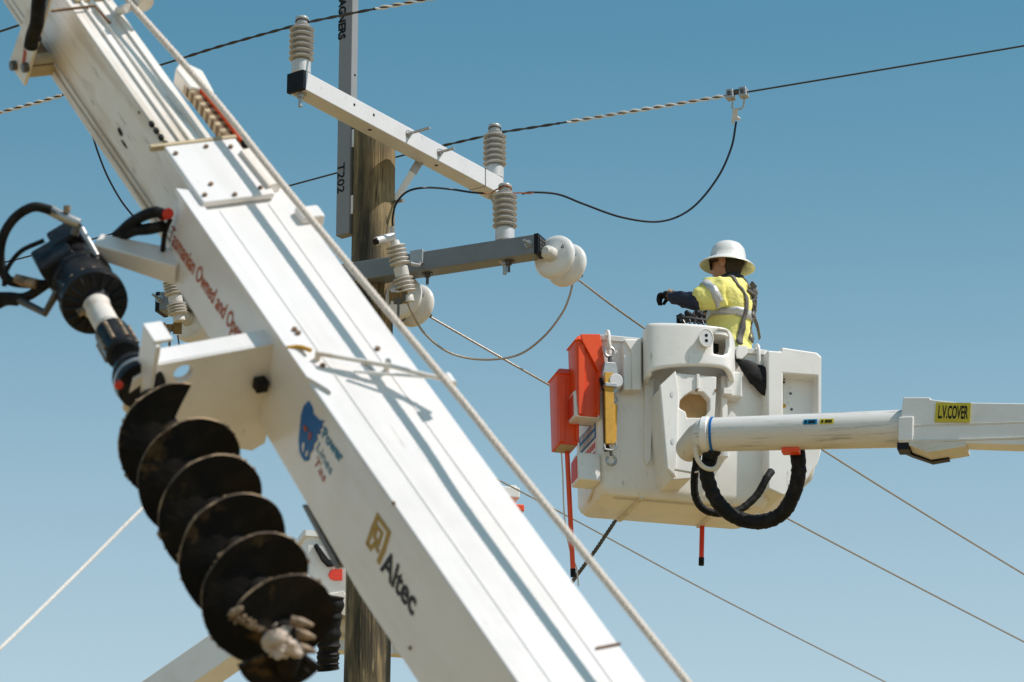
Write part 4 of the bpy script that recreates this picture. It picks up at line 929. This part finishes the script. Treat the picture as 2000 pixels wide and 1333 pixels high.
ol = [tl(x, y, ys-.01) for x, y in ((1828, 786), (1896, 787), (1894, 825), (1825, 824))]
M['signyellow'] = mat('yellow_sign', (.58, .47, .02), .45, col2=(.5, .4, .03), scale=12)
pl_ = MB().prism(TFr, [(p[0], p[2]) for p in ol], 1, ys-.008, ys-.001).build('warning_sign', M['signyellow'], arm)
wp = lambda px, py: TFr.w(*tl(px, py, ys-.008))
text('lettering', 'L.V.COVER', wp(1832, 817), wp(1890, 818), TFr.e[2], -TFr.e[1], .072, M['inkblack'], pl_, bold=.022, lift=.002)
for (x0, y0_, x1, y1_, mm, lab, col) in ((1575, 829, 1602, 845, M['inkteal'], 'blue label', 'inkblack'), (1607, 828, 1634, 845, M['signyellow'], 'yellow label', 'inkblack')):
    mb = MB(); ga, gb = tl(x0, (y0_+y1_)/2, 0), tl(x1, (y0_+y1_)/2, 0); 
    prev = None
    for k in range(7):
        ang = R_(4 + 19*(1-k/6)); r_ = .1035; z_, yy = r_*math.sin(ang), -r_*math.cos(ang); cur = [mb.bm.verts.new(TFr.w(x, yy, z_)) for x in (ga[0], gb[0])]
        if prev: mb.bm.faces.new((prev[0], prev[1], cur[1], cur[0]))
        prev = cur
    lb_ = mb.build('printed_label', mm, arm); lb_['label'] = lab
    mb = MB()
    for i in range(9):
        x = ga[0]+.008+(gb[0]-ga[0]-.016)*i/9; w_ = (gb[0]-ga[0])*.07
        if i == 2: continue
        prev = None
        for k in range(4):
            ang = R_(8 + 11*(1-k/3)); r_ = .1046; cur = [mb.bm.verts.new(TFr.w(xx, -r_*math.cos(ang), r_*math.sin(ang))) for xx in (x, x+w_)]
            if prev: mb.bm.faces.new((prev[0], prev[1], cur[1], cur[0]))
            prev = cur
    mb.build('label_print', M['inkblack'], lb_)
MB().box(TFr, tl(1528, 880, 0)[0], tl(1562, 880, 0)[0], -.03, .03, -.125, -.095).build('orange_tape', M['orange'], arm, bevel=.004)
# hoses wrapped in black sleeves
def wrap_tube(pts, r, k=14, wob=.12):
    p = spline(pts, k); return MB().tube(p, [r*(1 + wob*noise.noise(V((i*.45, r*50, 1))) + .7*wob*noise.noise(V((i*1.3, r*90, 5)))) for i in range(len(p))], 14)
wrap_tube([P(x, y, d) for x, y, d in ((1402, 862, 21.45), (1388, 895, 21.42), (1380, 925, 21.4), (1398, 975, 21.38), (1432, 1008, 21.36), (1480, 1020, 21.34), (1525, 1005, 21.32), (1550, 965, 21.3), (1560, 920, 21.3), (1556, 870, 21.35))], .042).build('hose_bundle', M['black'], arm)
wrap_tube([P(x, y, d) for x, y, d in ((1362, 890, 21.55), (1356, 940, 21.55), (1360, 975, 21.55), (1378, 997, 21.55), (1410, 1003, 21.58), (1445, 996, 21.62), (1478, 968, 21.68), (1497, 935, 21.72), (1506, 922, 21.78))], .022).build('hose_bundle', M['black'], arm)
MB().tube([P(1392, 872, 21.42), P(1384, 900, 21.4)], [.055, .04], 14).build('hose_boot', M['black'], arm)
mb = MB(); cB = P(1380, 880, 21.42); mb.tube(spline([P(x, y, 21.36) for x, y in ((1357, 872), (1362, 896), (1374, 912), (1390, 917), (1402, 910), (1407, 892))], 6), .014, 10); mb.build('hose_strap', M['fibre2'], arm)
MB().tube([P(1318, 918, 21.6), P(1352, 924, 21.55), P(1368, 921, 21.5)], .006, 8).build('cable_tie', M['fibre2'], arm)

# ------------------------------------------------------------------ things hung on the bucket
def cover_box(name, px, py0, py1, yk, wx, wy, label):
    """hollow moulded cover: square tube open below, flared lip at the top right"""
    a, b = KF.hit(px, py0, 1, yk), KF.hit(px, py1, 1, yk)
    o = KF.w(a[0], yk, b[2]); F_ = Frame(o, KX, KY, V((0, 0, 1))); h = a[2]-b[2]
    t = thing(name, o, label, 'insulating cover', 'orange insulating covers hung on the bucket')
    mb = MB(); loft(mb, F_, [(0, rrect(0, wx, 0, wy, .012, 2)), (h-.05, rrect(-.012, wx+.004, -.006, wy, .012, 2)), (h-.045, rrect(-.022, wx+.012, -.016, wy+.01, .012, 2)), (h, rrect(.012, wx, .03, wy, .012, 2))])
    mb.build('shell', M['orange'], t, bevel=.003)
    MB().prism(F_, [(0, .006), (.030, .006), (.040, h-.07), (0, h-.07)], 1, -.016, -.001).build('edge_fold', M['orange'], t, bevel=.003)
    MB().prism(F_, [(wx-.016, .03), (wx+.004, .006), (wx+.004, h-.25), (wx-.012, h-.22)], 1, -.010, -.001).build('edge_fold', M['orange'], t, bevel=.002)
    MB().box(F_, .012, wx-.012, .012, wy-.012, -.004, .004).build('underside', M['tan_dirt'], t)
    return t, F_, h
t, F_, h = cover_box('insulating_cover', 1128, 652, 812, -.02, .125, .17, 'upper right orange insulating cover with flared hood, hung on the bucket rim')
hd = [(.01, h-.01), (.128, h+.0), (.165, h-.24), (.14, h-.27), (.02, h-.05)]
MB().prism(F_, hd, 1, -.028, -.012).build('hood_flap', M['orange'], t, bevel=.004)
t, F_, h = cover_box('insulating_cover', 1091, 716, 866, .12, .115, .17, 'lower left orange insulating cover at the outer corner of the bucket')
for o_, q_ in (((1107, 872, 1119, 1112), 'long orange red hot stick hanging left of the bucket below the orange covers'), ((1372, 1000, 1370, 1090), 'short red hot stick poking down under the bucket floor')):
    yk_ = .25 if o_[0] < 1200 else .44
    a, b = KF.w(*KF.hit(o_[0], o_[1], 1, yk_)), KF.w(*KF.hit(o_[2], o_[3], 1, yk_)); t = thing('hot_stick', a, q_, 'hot stick', 'red hot sticks hung from the bucket')
    MB().tube([a, b], .0145, 14).build('rod', M['red'] if o_[0] > 1200 else M['orange'], t)
    MB().tube([b, b+(b-a).normalized()*.045], .0165, 14).build('end_cap', M['black'], t)
line('tag_line', [KF.w(*KF.hit(x, y, 1, .28)) for x, y in ((1096, 876), (1099, 930), (1101, 990), (1106, 1040), (1116, 1085), (1126, 1110), (1130, 1145))], .0045, M['strap'], 'thin pale cord hanging beside the orange hot stick', 'cord')
# strap hoist
hy = -.07
def hk(px, py, y=hy): return KF.w(*KF.hit(px, py, 1, y))
hoist = thing('strap_hoist', hk(1190, 700), 'yellow webbing strap hoist hanging by its hook from the bucket front', 'strap hoist')
def hook(cx, cy, r, name, flip=1):
    pts = [hk(cx+r*math.cos(R_(a)), cy+flip*r*math.sin(R_(a))) for a in range(-70, 250, 20)]; return MB().tube(pts, .009, 8).build(name, M['steel'], hoist)
MB().tube([hk(1188, 660), hk(1192, 682)], .011, 8).build('hook_shank', M['strap'], hoist)
hook(1190, 688, 9, 'top_hook')
MB().tube([hk(1191, 696), hk(1192, 716)], .012, 8).build('swivel', M['darksteel'], hoist)
SFh = Frame(hk(1192, 800), KX, KY, V((0, 0, 1)))
mb = MB().prism(Frame(hk(1190, 720), KX, KY, V((0, 0, 1))), [(-.035, .03), (.03, .03), (.05, -.04), (.045, -.14), (.02, -.17), (-.02, -.12), (-.05, -.05)], 1, -.03, .03); mb.build('ratchet_frame', M['steel'], hoist, bevel=.006)
MB().lathe(frame_z(hk(1200, 748), -KY), [(.0, -.045), (.040, -.045), (.046, -.03), (.046, .03), (.040, .045), (0, .045)], 20).build('ratchet_drum', M['armgrey'], hoist, bevel=.003)
def strap(px0, py0, px1, py1, wd, y, m, name='webbing'):
    a, b = hk(px0, py0, y), hk(px1, py1, y); ex = (b-a).normalized(); F2 = Frame(a, ex, ex.cross(KY), KY); return MB().box(F2, 0, (b-a).length, -wd/2, wd/2, -.008, .008).build(name, m, hoist, bevel=.003)
strap(1189, 728, 1191, 868, .052, -.10, M['yellow']); strap(1198, 790, 1196, 868, .045, -.085, M['yellow']); strap(1180, 758, 1184, 874, .030, -.05, M['rusty'])
strap(1178, 738, 1184, 762, .05, -.06, M['black'], 'grip'); strap(1184, 872, 1186, 882, .035, -.06, M['black'], 'grip')
MB().box(Frame(hk(1189, 757), KX, KY, V((0, 0, 1))), -.035, .035, -.05, .02, -.012, .012).build('buckle', M['steel'], hoist, bevel=.004)
MB().tube([hk(x, y) for x, y in ((1203, 775), (1206, 782), (1200, 790), (1206, 797), (1204, 806), (1196, 804))], .006, 8).build('chain_hook', M['steel'], hoist)
MB().tube([hk(1180, 868, -.1), hk(1182, 878, -.1), hk(1196, 880, -.1), hk(1204, 874, -.1), hk(1202, 864, -.1)], .007, 8).build('shackle', M['steel'], hoist)
MB().tube([hk(1193, 878), hk(1194, 890)], .010, 8).build('swivel', M['darksteel'], hoist); hook(1194, 900, 9, 'bottom_hook')
# tool bag
bag = thing('tool_bag', KF.w(kx(1465, 730, -.08), -.08, kz(1465, 730, -.08)), 'limp black tool bag slung on the bucket right of the control console', 'bag')
a, b = hk(1434, 700, -.045), hk(1520, 764, -.045); mb = MB(); ps = [a.lerp(b, i/14) for i in range(15)]
rs = [.010, .022, .034, .046, .058, .068, .077, .085, .092, .097, .10, .10, .095, .08, .03]
mb.tube(ps, [r*(.80+.08*noise.noise(V((i*.8, 3, 1)))) for i, r in enumerate(rs)], 22); 
for v in mb.bm.verts:
    yq_ = (v.co-KF.o).dot(KY); v.co -= KY*(yq_+.045)*.60
    v.co += V((noise.noise(v.co*14), noise.noise(v.co*14+V((5, 1, 2))), noise.noise(v.co*13+V((1, 7, 4)))))*.010
mb.build('sack', M['black'], bag)
MB().tube(spline([hk(1432, 664, -.03), hk(1432, 684, -.05), hk(1436, 702, -.07)], 5), .008, 8).build('sling', M['black'], bag)

# ------------------------------------------------------------------ second bucket behind the pole
D2 = 27.0
K2 = Frame(P(598, 1190, D2), KX, KY, V((0, 0, 1)))
b2 = thing('work_bucket', K2.w(.6, .25, 0), 'second white work bucket half hidden behind the crane boom and the pole', 'work bucket')
k2x = lambda px, py, y=0: K2.hit(px, py, 1, y)
x1_ = k2x(1000, 1100)[0]; h2 = k2x(598, 1041)[2]
mb = MB(); loft(mb, K2, [(-.12, rrect(.2, x1_-.2, .10, .5, .02)), (0.0, rrect(0, x1_, 0, .55, .02)), (h2, rrect(-.01, x1_+.01, -.01, .56, .02)), (h2, rrect(.03, x1_-.03, .03, .52, .02)), (.05, rrect(.04, x1_-.04, .04, .5, .02))]); mb.build('body', M['fibre'], b2, angle=40)
mb = MB(); loft(mb, K2, [(h2-.03, rrect(-.035, x1_+.03, -.03, .58, .02)), (h2+.012, rrect(-.035, x1_+.03, -.03, .58, .02)), (h2+.012, rrect(.02, x1_-.02, .02, .53, .02)), (h2-.03, rrect(.02, x1_-.02, .02, .53, .02))]); mb.build('rim', M['fibre'], b2, angle=50)
a = [k2x(x, y, -.02) for x, y in ((612, 1066), (618, 1064), (634, 1086), (640, 1094), (656, 1100), (655, 1106), (640, 1108), (628, 1096))]
MB().prism(K2, [(p[0], p[2]) for p in a], 1, -.05, -.01).build('handle', M['black'], b2, bevel=.005)
rr_ = [k2x(x, y, -.012) for x, y in ((668, 1112), (668, 1134), (652, 1134), (645, 1131), (641, 1123), (645, 1115), (652, 1112))]
MB().prism(K2, [(p[0], p[2]) for p in rr_], 1, -.02, -.009).build('red_label', M['red'], b2)
lb2 = [k2x(x, y, -.012) for x, y in ((636, 1160), (672, 1154), (700, 1215), (668, 1203), (650, 1195))]
MB().prism(K2, [(p[0], p[2]) for p in lb2], 1, -.02, .3).build('lower_moulding', M['fibre2'], b2, bevel=.01)
wrap_tube([P(652, 1165, 26.9), P(645, 1215, 26.9), P(642, 1265, 26.9), P(640, 1298, 26.9), P(641, 1310, 26.9)], .078, 10, .2).build('hose_boot', M['black'], b2)
a3 = thing('bucket_arm', P(380, 1300, 26.9), 'grey white square lift arm rising behind the auger at the bottom edge', 'lift arm')
pA, pB = P(250, 1400, 26.9), P(640, 1130, 26.9); ex = (pB-pA).normalized(); ez = V((0, 0, 1)) - ex*ex.z; ez.normalize(); F3 = Frame(pA, ex, ez.cross(ex), ez)
MB().box(F3, -.3, (pB-pA).length-.1, -.15, .15, -.135, .10).build('beam', M['white'], a3, bevel=.01)
MB().tube([P(600, 1185, 26.8), P(620, 1150, 26.8)], .06, 16).build('joint', M['fibre2'], a3)
# its orange cover and hook beyond the boom edge, and the tan jib right of the pole
cv = thing('insulating_cover', P(1012, 993, 26.6), 'small orange tipped cover peeping out behind the crane boom edge', 'insulating cover')
F4 = Frame(P(1000, 982, 26.7), KX, KY, V((0, 0, 1)))
MB().box(F4, -.12, .045, -.05, .1, .02, .10).build('holder', M['fibre'], cv, bevel=.01)
MB().box(F4, -.02, .03, -.03, .06, .0, .12).build('lug', M['fibre'], cv, bevel=.01)
MB().box(F4, -.15, .075, -.06, .02, -.075, -.025).build('tip', M['orange'], cv, bevel=.01)
jb = thing('lift_jib', P(760, 1264, 27.2), 'pale lift jib end showing right of the pole below the boom lettering', 'lift arm')
F5 = Frame(P(700, 1268, 27.2), KX, KY, V((0, 0, 1))); MB().box(F5, -.2, .5, -.05, .05, -.03, .03).build('beam', M['fibre2'], jb, bevel=.006)
MB().box(F5, -.2, .24, -.055, .055, -.035, .042).build('collar', M['white'], jb, bevel=.006)

# ------------------------------------------------------------------ the lineman
M['skin'] = mat('skin', (.42, .22, .145), .5, col2=(.36, .16, .10), scale=30, amt=.5, bump=.1, bscale=90)
M['shirt'] = mat('yellow_workshirt', (.86, .79, .24), .8, col2=(.78, .66, .13), scale=12, amt=.5, bump=1.0, bscale=20)
M['silver'] = mat('reflective_tape', (.55, .55, .53), .4, .2, col2=(.45, .45, .44), scale=30, bump=.2)
M['navy'] = mat('navy_sleeve', (.012, .016, .035), .7, col2=(.03, .035, .06), scale=20, bump=.4, bscale=60)
M['trouser'] = mat('navy_trousers', (.02, .025, .05), .8, col2=(.03, .035, .06), scale=20)
M['glove'] = mat('black_glove', (.012, .012, .012), .6, col2=(.03, .03, .03), scale=40, bump=.3)
M['hat'] = mat('white_hard_hat', (.80, .78, .74), .3, col2=(.74, .70, .64), scale=6, coat=.4)
M['hair'] = mat('dark_short_hair', (.03, .022, .016), .8, col2=(.07, .05, .035), scale=70, bump=.6, bscale=160)
M['strapg'] = mat('grey_harness_webbing', (.13, .12, .11), .7, col2=(.06, .055, .05), scale=40, bump=.3)
def PP(px, py, dy=0.0): return KF.w(*KF.hit(px, py, 1, .29+dy))   # upright plane inside the bucket
per = thing('person', PP(1428, 820), 'lineman in yellow shirt, white full brim hard hat and harness, one arm stretched forward', 'person')
def skin_mesh(name, verts, edges, m, sub=2, disp=None):
    o0 = parent_world(per); me = bpy.data.meshes.new(name); me.from_pydata([v[0]-o0 for v in verts], edges, []); o = bpy.data.objects.new(name, me); C.objects.link(o); o.parent = per
    md = o.modifiers.new('skin', 'SKIN'); md.use_smooth_shade = True
    for i, v in enumerate(verts):
        s = me.skin_vertices[0].data[i]; s.radius = v[1] if isinstance(v[1], tuple) else (v[1], v[1]); s.use_root = (i == 0)
    sb = o.modifiers.new('subdivision', 'SUBSURF'); sb.levels = sb.render_levels = sub
    if disp:
        tx = bpy.data.textures.new(name+'_folds', 'CLOUDS'); tx.noise_scale = disp[1]; dm = o.modifiers.new('folds', 'DISPLACE'); dm.texture = tx; dm.strength = disp[0]; dm.mid_level = .5; dm.texture_coords = 'LOCAL'
    me.materials.append(m); return o
fd = V((math.sin(R_(-62)), math.cos(R_(-62)), 0)); lf = V((-fd.y, fd.x, 0))       # facing; his left
hipc = PP(1428, 748)
J_ = dict(hip=hipc, waist=PP(1428, 690), chest=PP(1424, 628), uch=PP(1422, 580), neck=PP(1424, 552), head=PP(1420, 522))
J_['ls'] = PP(1404, 568, -.16); J_['le'] = PP(1362, 590, -.14); J_['lw'] = PP(1314, 580, -.02); J_['lh'] = PP(1296, 579, +.02)
J_['rs'] = PP(1440, 566, +.18); J_['re'] = PP(1400, 612, +.30); J_['rw'] = PP(1352, 620, +.28); J_['rh'] = PP(1336, 624, +.26)
kz_ = V((0, 0, -1)); 
body = [(J_['hip'], .13), (J_['waist'], (.115, .10)), (J_['chest'], (.12, .10)), (J_['uch'], (.11, .09)), (J_['neck'], .062), (PP(1421, 535), .058),
        (J_['ls'], .06), (J_['le'], .047), (J_['lw'], .032), (J_['rs'], .06), (J_['re'], .047), (J_['rw'], .032),
        (hipc+lf*.08+kz_*.08, .09), (hipc+lf*.09+kz_*.36, .06), (hipc+lf*.09+kz_*.68, .042), (hipc-lf*.08+kz_*.08, .09), (hipc-lf*.09+kz_*.36, .06), (hipc-lf*.09+kz_*.68, .042)]
skin_mesh('body', body, [(0, 1), (1, 2), (2, 3), (3, 4), (4, 5), (3, 6), (6, 7), (7, 8), (3, 9), (9, 10), (10, 11), (0, 12), (12, 13), (13, 14), (0, 15), (15, 16), (16, 17)], M['skin'])
shirt = [(hipc+V((0, 0, .02)), (.16, .145)), (J_['waist'], (.152, .136)), (J_['chest'], (.155, .132)), (J_['uch']+V((0, 0, -.01)), (.145, .120)), (PP(1424, 558), .085),
         (J_['ls'], .085), (J_['ls'].lerp(J_['le'], .55), .080), (PP(1350, 589, -.13), .072), (J_['rs'], .085), (J_['re'], .075)]
skin_mesh('shirt', shirt, [(0, 1), (1, 2), (2, 3), (3, 4), (3, 5), (5, 6), (6, 7), (3, 8), (8, 9)], M['shirt'], 3, (.040, .07))
skin_mesh('trousers', [(hipc+V((0, 0, .0)), .15), (hipc+lf*.08+kz_*.08, .105), (hipc+lf*.09+kz_*.36, .08), (hipc+lf*.09+kz_*.69, .06), (hipc-lf*.08+kz_*.08, .105), (hipc-lf*.09+kz_*.36, .08), (hipc-lf*.09+kz_*.69, .06)], [(0, 1), (1, 2), (2, 3), (0, 4), (4, 5), (5, 6)], M['trouser'], 2)
skin_mesh('sleeve', [(PP(1372, 590, -.14), .060), (PP(1360, 590, -.13), .060), (PP(1340, 586, -.09), .054), (PP(1318, 582, -.04), .042), (PP(1306, 579, -.01), .034)], [(0, 1), (1, 2), (2, 3), (3, 4)], M['navy'], 2, (.022, .03))
skin_mesh('sleeve', [(J_['re'], .06), (PP(1370, 618, +.30), .052), (J_['rw'], .036)], [(0, 1), (1, 2)], M['navy'], 2, (.02, .03))
def band(c, ax, rx, ry, wd, name, hint):
    F_ = frame_z(c, ax, hint); mb = MB(); n_ = 64; rings = []
    for h_, k_ in ((-wd/2, .99), (0, 1.0), (wd/2, .99)): rings.append([mb.bm.verts.new(F_.w(rx*k_*math.cos(i*math.tau/n_), ry*k_*math.sin(i*math.tau/n_), h_)) for i in range(n_)])
    for a_, b_ in zip(rings, rings[1:]):
        for i in range(n_): mb.bm.faces.new((a_[i], a_[(i+1) % n_], b_[(i+1) % n_], b_[i]))
    o = mb.build(name, M['silver'], per, angle=80)
    s2 = o.modifiers.new('solidify', 'SOLIDIFY'); s2.thickness = .004
    tx = bpy.data.textures.get('tape_folds') or bpy.data.textures.new('tape_folds', 'CLOUDS'); tx.noise_scale = .07
    sb = o.modifiers.new('subdivision', 'SUBSURF'); sb.levels = sb.render_levels = 2
    dm = o.modifiers.new('folds', 'DISPLACE'); dm.texture = tx; dm.strength = .018; dm.mid_level = .5; dm.texture_coords = 'LOCAL'
    return o
band(PP(1424, 626), V((0, 0, 1))+cr*.06, .178, .168, .052, 'reflective_tape', lf)
band(J_['ls'].lerp(J_['le'], .35), J_['le']-J_['ls'], .090, .090, .050, 'reflective_tape', V((0, 0, 1)))
# glove with five fingers, curled downwards
gl = []; ed = []
wr, pm = PP(1310, 579, -.01), PP(1295, 576, +.02)
gl += [(wr, .032), (wr.lerp(pm, .5), (.036, .028)), (pm, (.040, .026))]; ed += [(0, 1), (1, 2)]
g_ = skin_mesh('glove', gl, ed, M['glove'], 2)
dn_ = V((0, 0, -1)); hd_ = (pm-wr).normalized(); sd = hd_.cross(dn_).normalized()
for i, (off, L, rr) in enumerate(((-.030, .068, .0105), (-.010, .078, .011), (.011, .072, .0105), (.030, .058, .0095))):
    b0 = pm+sd*off-hd_*.012; p1 = b0+hd_*L*.5+dn_*.012; p2 = p1+hd_*L*.12+dn_*L*.42; p3 = p2-hd_*L*.10+dn_*L*.34
    skin_mesh('finger', [(b0, rr*1.1), (p1, rr), (p2, rr*.92), (p3, rr*.8)], [(0, 1), (1, 2), (2, 3)], M['glove'], 2)
tb_ = wr.lerp(pm, .45)+sd*-.034; skin_mesh('thumb', [(tb_, .013), (tb_-sd*.014+hd_*.03+dn_*.022, .012), (tb_-sd*.006+hd_*.045+dn_*.055, .010)], [(0, 1), (1, 2)], M['glove'], 2)
MB().tube([PP(1312, 577, -.01), PP(1304, 575)], .034, 16).build('glove_cuff', M['tooth'], per)
# other hand near the levers
q = J_['rh']; skin_mesh('glove', [(J_['rw'], .030), (q, (.04, .028))], [(0, 1)], M['glove'], 2)
for i in range(4):
    o3 = q + V((0, 0, .02-.016*i)); skin_mesh('finger', [(o3, .011), (o3-cr*.035, .0105), (o3-cr*.04+cf*.03, .009)], [(0, 1), (1, 2)], M['glove'], 1)
# head
hf = V((math.sin(R_(-66)), math.cos(R_(-66)), -.10)).normalized(); hl_ = V((0, 0, 1)).cross(hf).normalized(); hu = hf.cross(hl_)
HF = Frame(PP(1420, 520), hf, hl_, hu)
def headpt(x, y, z): return HF.w(x, y, z)
mb = MB(); nu, nv = 28, 22; rows = []
for j in range(nv+1):
    v_ = math.pi*j/nv; row = []
    for i in range(nu):
        u_ = math.tau*i/nu; x, y, z = math.sin(v_)*math.cos(u_), math.sin(v_)*math.sin(u_), math.cos(v_)
        X, Y, Z = x*.098, y*.076, z*.118
        if Z < 0: k_ = 1+Z/.118*.22; Y *= k_; X *= (1+Z/.118*.12) if x > 0 else (1+Z/.118*.35)
        if x > .75:                       # nose, lips, brow, chin
            X += .026*math.exp(-((Y/.014)**2))*math.exp(-(((Z+.012)/.022)**2)) + .010*math.exp(-((Y/.030)**2))*math.exp(-(((Z+.058)/.013)**2)) + .012*math.exp(-((Y/.03)**2))*math.exp(-(((Z+.096)/.02)**2)) + .006*math.exp(-(((Z-.03)/.014)**2))
        row.append(mb.bm.verts.new(headpt(X, Y, Z)))
    rows.append(row)
for a_, b_ in zip(rows, rows[1:]):
    for i in range(nu): mb.bm.faces.new((a_[i], a_[(i+1) % nu], b_[(i+1) % nu], b_[i]))
bmesh.ops.remove_doubles(mb.bm, verts=mb.bm.verts, dist=1e-5)
hd_o = mb.build('head', M['skin'], per, angle=80); sb = hd_o.modifiers.new('s', 'SUBSURF'); sb.levels = sb.render_levels = 1
for sgn in (1, -1):
    mb = MB(); mb.ball(headpt(-.002, sgn*.083, .002), .036, .58, .40, 1.0, Frame(HF.o, (hf-hu*.15).normalized(), hl_, hu)); mb.tube([headpt(-.002+.018*math.cos(a), sgn*.095, .002+.032*math.sin(a)) for a in [i*.35 for i in range(15)]], .0045, 6); mb.build('ear', M['skin'], per)
mb = MB(); rows = []
for j in range(12):
    v_ = R_(58+70*j/11); row = []
    for i in range(20):
        u_ = R_(96+168*i/19); x, y, z = math.sin(v_)*math.cos(u_), math.sin(v_)*math.sin(u_), math.cos(v_); X, Y, Z = x*.103, y*.080, z*.122
        if Z < 0: k_ = 1+Z/.118*.20; Y *= k_; X *= 1+Z/.118*.33
        row.append(mb.bm.verts.new(headpt(X, Y, Z)))
    rows.append(row)
for a_, b_ in zip(rows, rows[1:]):
    for i in range(19): mb.bm.faces.new((a_[i], a_[i+1], b_[i+1], b_[i]))
ho = mb.build('hair', M['hair'], per, angle=80); s2 = ho.modifiers.new('sol', 'SOLIDIFY'); s2.thickness = .006
mb = MB()                                                      # sunglasses
for sgn in (1, -1):
    pts = [headpt(.092 - .30*abs(y)*abs(y)*9, sgn*abs(y), z) for y, z in ((.010, .034), (.05, .040), (.072, .034), (.072, -.006), (.050, -.020), (.016, -.010))]
    f1 = [mb.bm.verts.new(p) for p in pts]; f2 = [mb.bm.verts.new(p+hf*.006) for p in pts]; mb.bm.faces.new(f1); mb.bm.faces.new(f2[::-1])
    for i in range(6): mb.bm.faces.new((f1[i], f1[(i+1) % 6], f2[(i+1) % 6], f2[i]))
    mb.tube([headpt(.078, sgn*.068, .020), headpt(.03, sgn*.080, .016), headpt(-.012, sgn*.082, .012)], .005, 6)
mb.tube([headpt(.098, -.014, .024), headpt(.098, .014, .024)], .004, 6); mb.build('sunglasses', M['cap'], per)
# hard hat
hz = (V((0, 0, 1)) + cr*.085).normalized(); HH = frame_z(HF.w(-.006, 0, .020), hz, lf)
mb = MB(); n_ = 48
prof = [(0, .134), (.042, .130), (.074, .115), (.096, .088), (.106, .052), (.111, .014), (.122, .006), (.150, -.008), (.166, -.022), (.168, -.027), (.164, -.029), (.148, -.016), (.120, -.004), (.106, .010), (.101, .05), (.074, .10), (0, .124)]
mb.lathe(HH, prof, n_); mb.build('hard_hat', M['hat'], per, angle=60)
q = HH.o + (-cf*.119 - cr*.02).normalized()*.107 + HH.e[2]*.045; Fq = Frame(q, cr, cf, cu); MB().box(Fq, -.014, .014, -.004, .006, -.004, .004).build('hat_mark', M['cap'], per)
# collar and harness
MB().lathe(frame_z(PP(1428, 549, +.01), V((0, 0, 1))+cr*.12), [(.080, -.03), (.086, -.01), (.078, .025), (.070, .03), (.066, .01)], 28).build('collar', M['navy'], per)
shirt_o = [o for o in per.children if o.name.startswith('shirt')][0]
def hug(o, off):
    m_ = o.modifiers.new('hug', 'SHRINKWRAP'); m_.target = shirt_o; m_.wrap_method = 'NEAREST_SURFACEPOINT'; m_.wrap_mode = 'ABOVE_SURFACE'; m_.offset = off
def web(pts, wd, name='harness_strap', m=None, wrap=True):
    p = spline(pts, 8); mb = MB(); prev = None
    for i, c in enumerate(p):
        t_ = (p[min(i+1, len(p)-1)]-p[max(i-1, 0)]).normalized(); s1 = t_.cross(c-(PP(1424, 600))).normalized()*wd/2
        cur = [mb.bm.verts.new(c+s1*k_) for k_ in (-1, -.33, .33, 1)]
        if prev:
            for k_ in range(3): mb.bm.faces.new((prev[k_], prev[k_+1], cur[k_+1], cur[k_]))
        prev = cur
    o = mb.build(name, m or M['strapg'], per)
    if wrap: hug(o, .007)
    s2 = o.modifiers.new('solidify', 'SOLIDIFY'); s2.thickness = .005; s2.offset = 0
    return o
for o in [o for o in per.children if o.name.startswith('reflective_tape')]:
    o.modifiers.clear(); hug(o, .004); s2 = o.modifiers.new('solidify', 'SOLIDIFY'); s2.thickness = .003; s2.offset = 0
web([PP(1424, 543, -.15), PP(1438, 548, -.19), PP(1449, 560, -.19), PP(1455, 582, -.17), PP(1456, 610, -.16), PP(1453, 640, -.16), PP(1448, 668, -.17)], .032)
web([PP(1444, 546, -.06), PP(1458, 566, -.08), PP(1463, 590, -.07), PP(1462, 620, -.07), PP(1460, 668, -.08)], .036)
web([PP(1470, 556, +.04), PP(1476, 590, +.03), PP(1474, 620, +.02), PP(1480, 640, -.02), PP(1484, 662, -.05)], .026, wrap=False)
web([PP(1448, 628, -.12), PP(1462, 640, -.09), PP(1470, 664, -.08)], .03, wrap=False)
mb = MB(); random.seed(5)
for i in range(16):
    c = PP(1458+random.uniform(0, 13), 560+i*4.2, -.06+random.uniform(-.05, .04)); F_ = Frame(c, (cr+cu*random.uniform(-1, 1)).normalized(), cf, cu); F_ = frame_z(c, (cr+cu*random.uniform(-1.5, 1.5)+cf*random.uniform(-.5, .5)))
    mb.box(F_, -.020, .020, -.008, .008, -.03, .03)
mb.build('harness_pack', M['strapg'], per, bevel=.003)
mb = MB()
for i in range(5):
    c = PP(1470+random.uniform(-4, 6), 572+i*11, -.08); F_ = frame_z(c, -cf+cr*random.uniform(-.5, .5)); mb.tube([F_.w(.018*math.cos(a), .024*math.sin(a), 0) for a in [k_*.7 for k_ in range(10)]], .005, 6)
mb.build('harness_buckle', M['steel'], per)
# control levers on the bucket console
lev = MB()
for (x0, y0_, x1, y1_) in ((1338, 634, 1330, 618), (1348, 634, 1345, 614), (1356, 634, 1362, 612), (1366, 634, 1342, 612), (1374, 634, 1368, 616)):
    a, b = KF.w(*KF.hit(x0, y0_, 1, -.10)), KF.w(*KF.hit(x1, y1_, 1, -.08)); lev.tube([a, b], .006, 8); lev.ball(b, .018, u=10, v=8)
lev.tube([KF.w(*KF.hit(x, y, 1, -.08)) for x, y in ((1330, 622), (1350, 624), (1376, 628))], .018, 10)
lev.build('control_levers', M['blackpaint'], bucket)
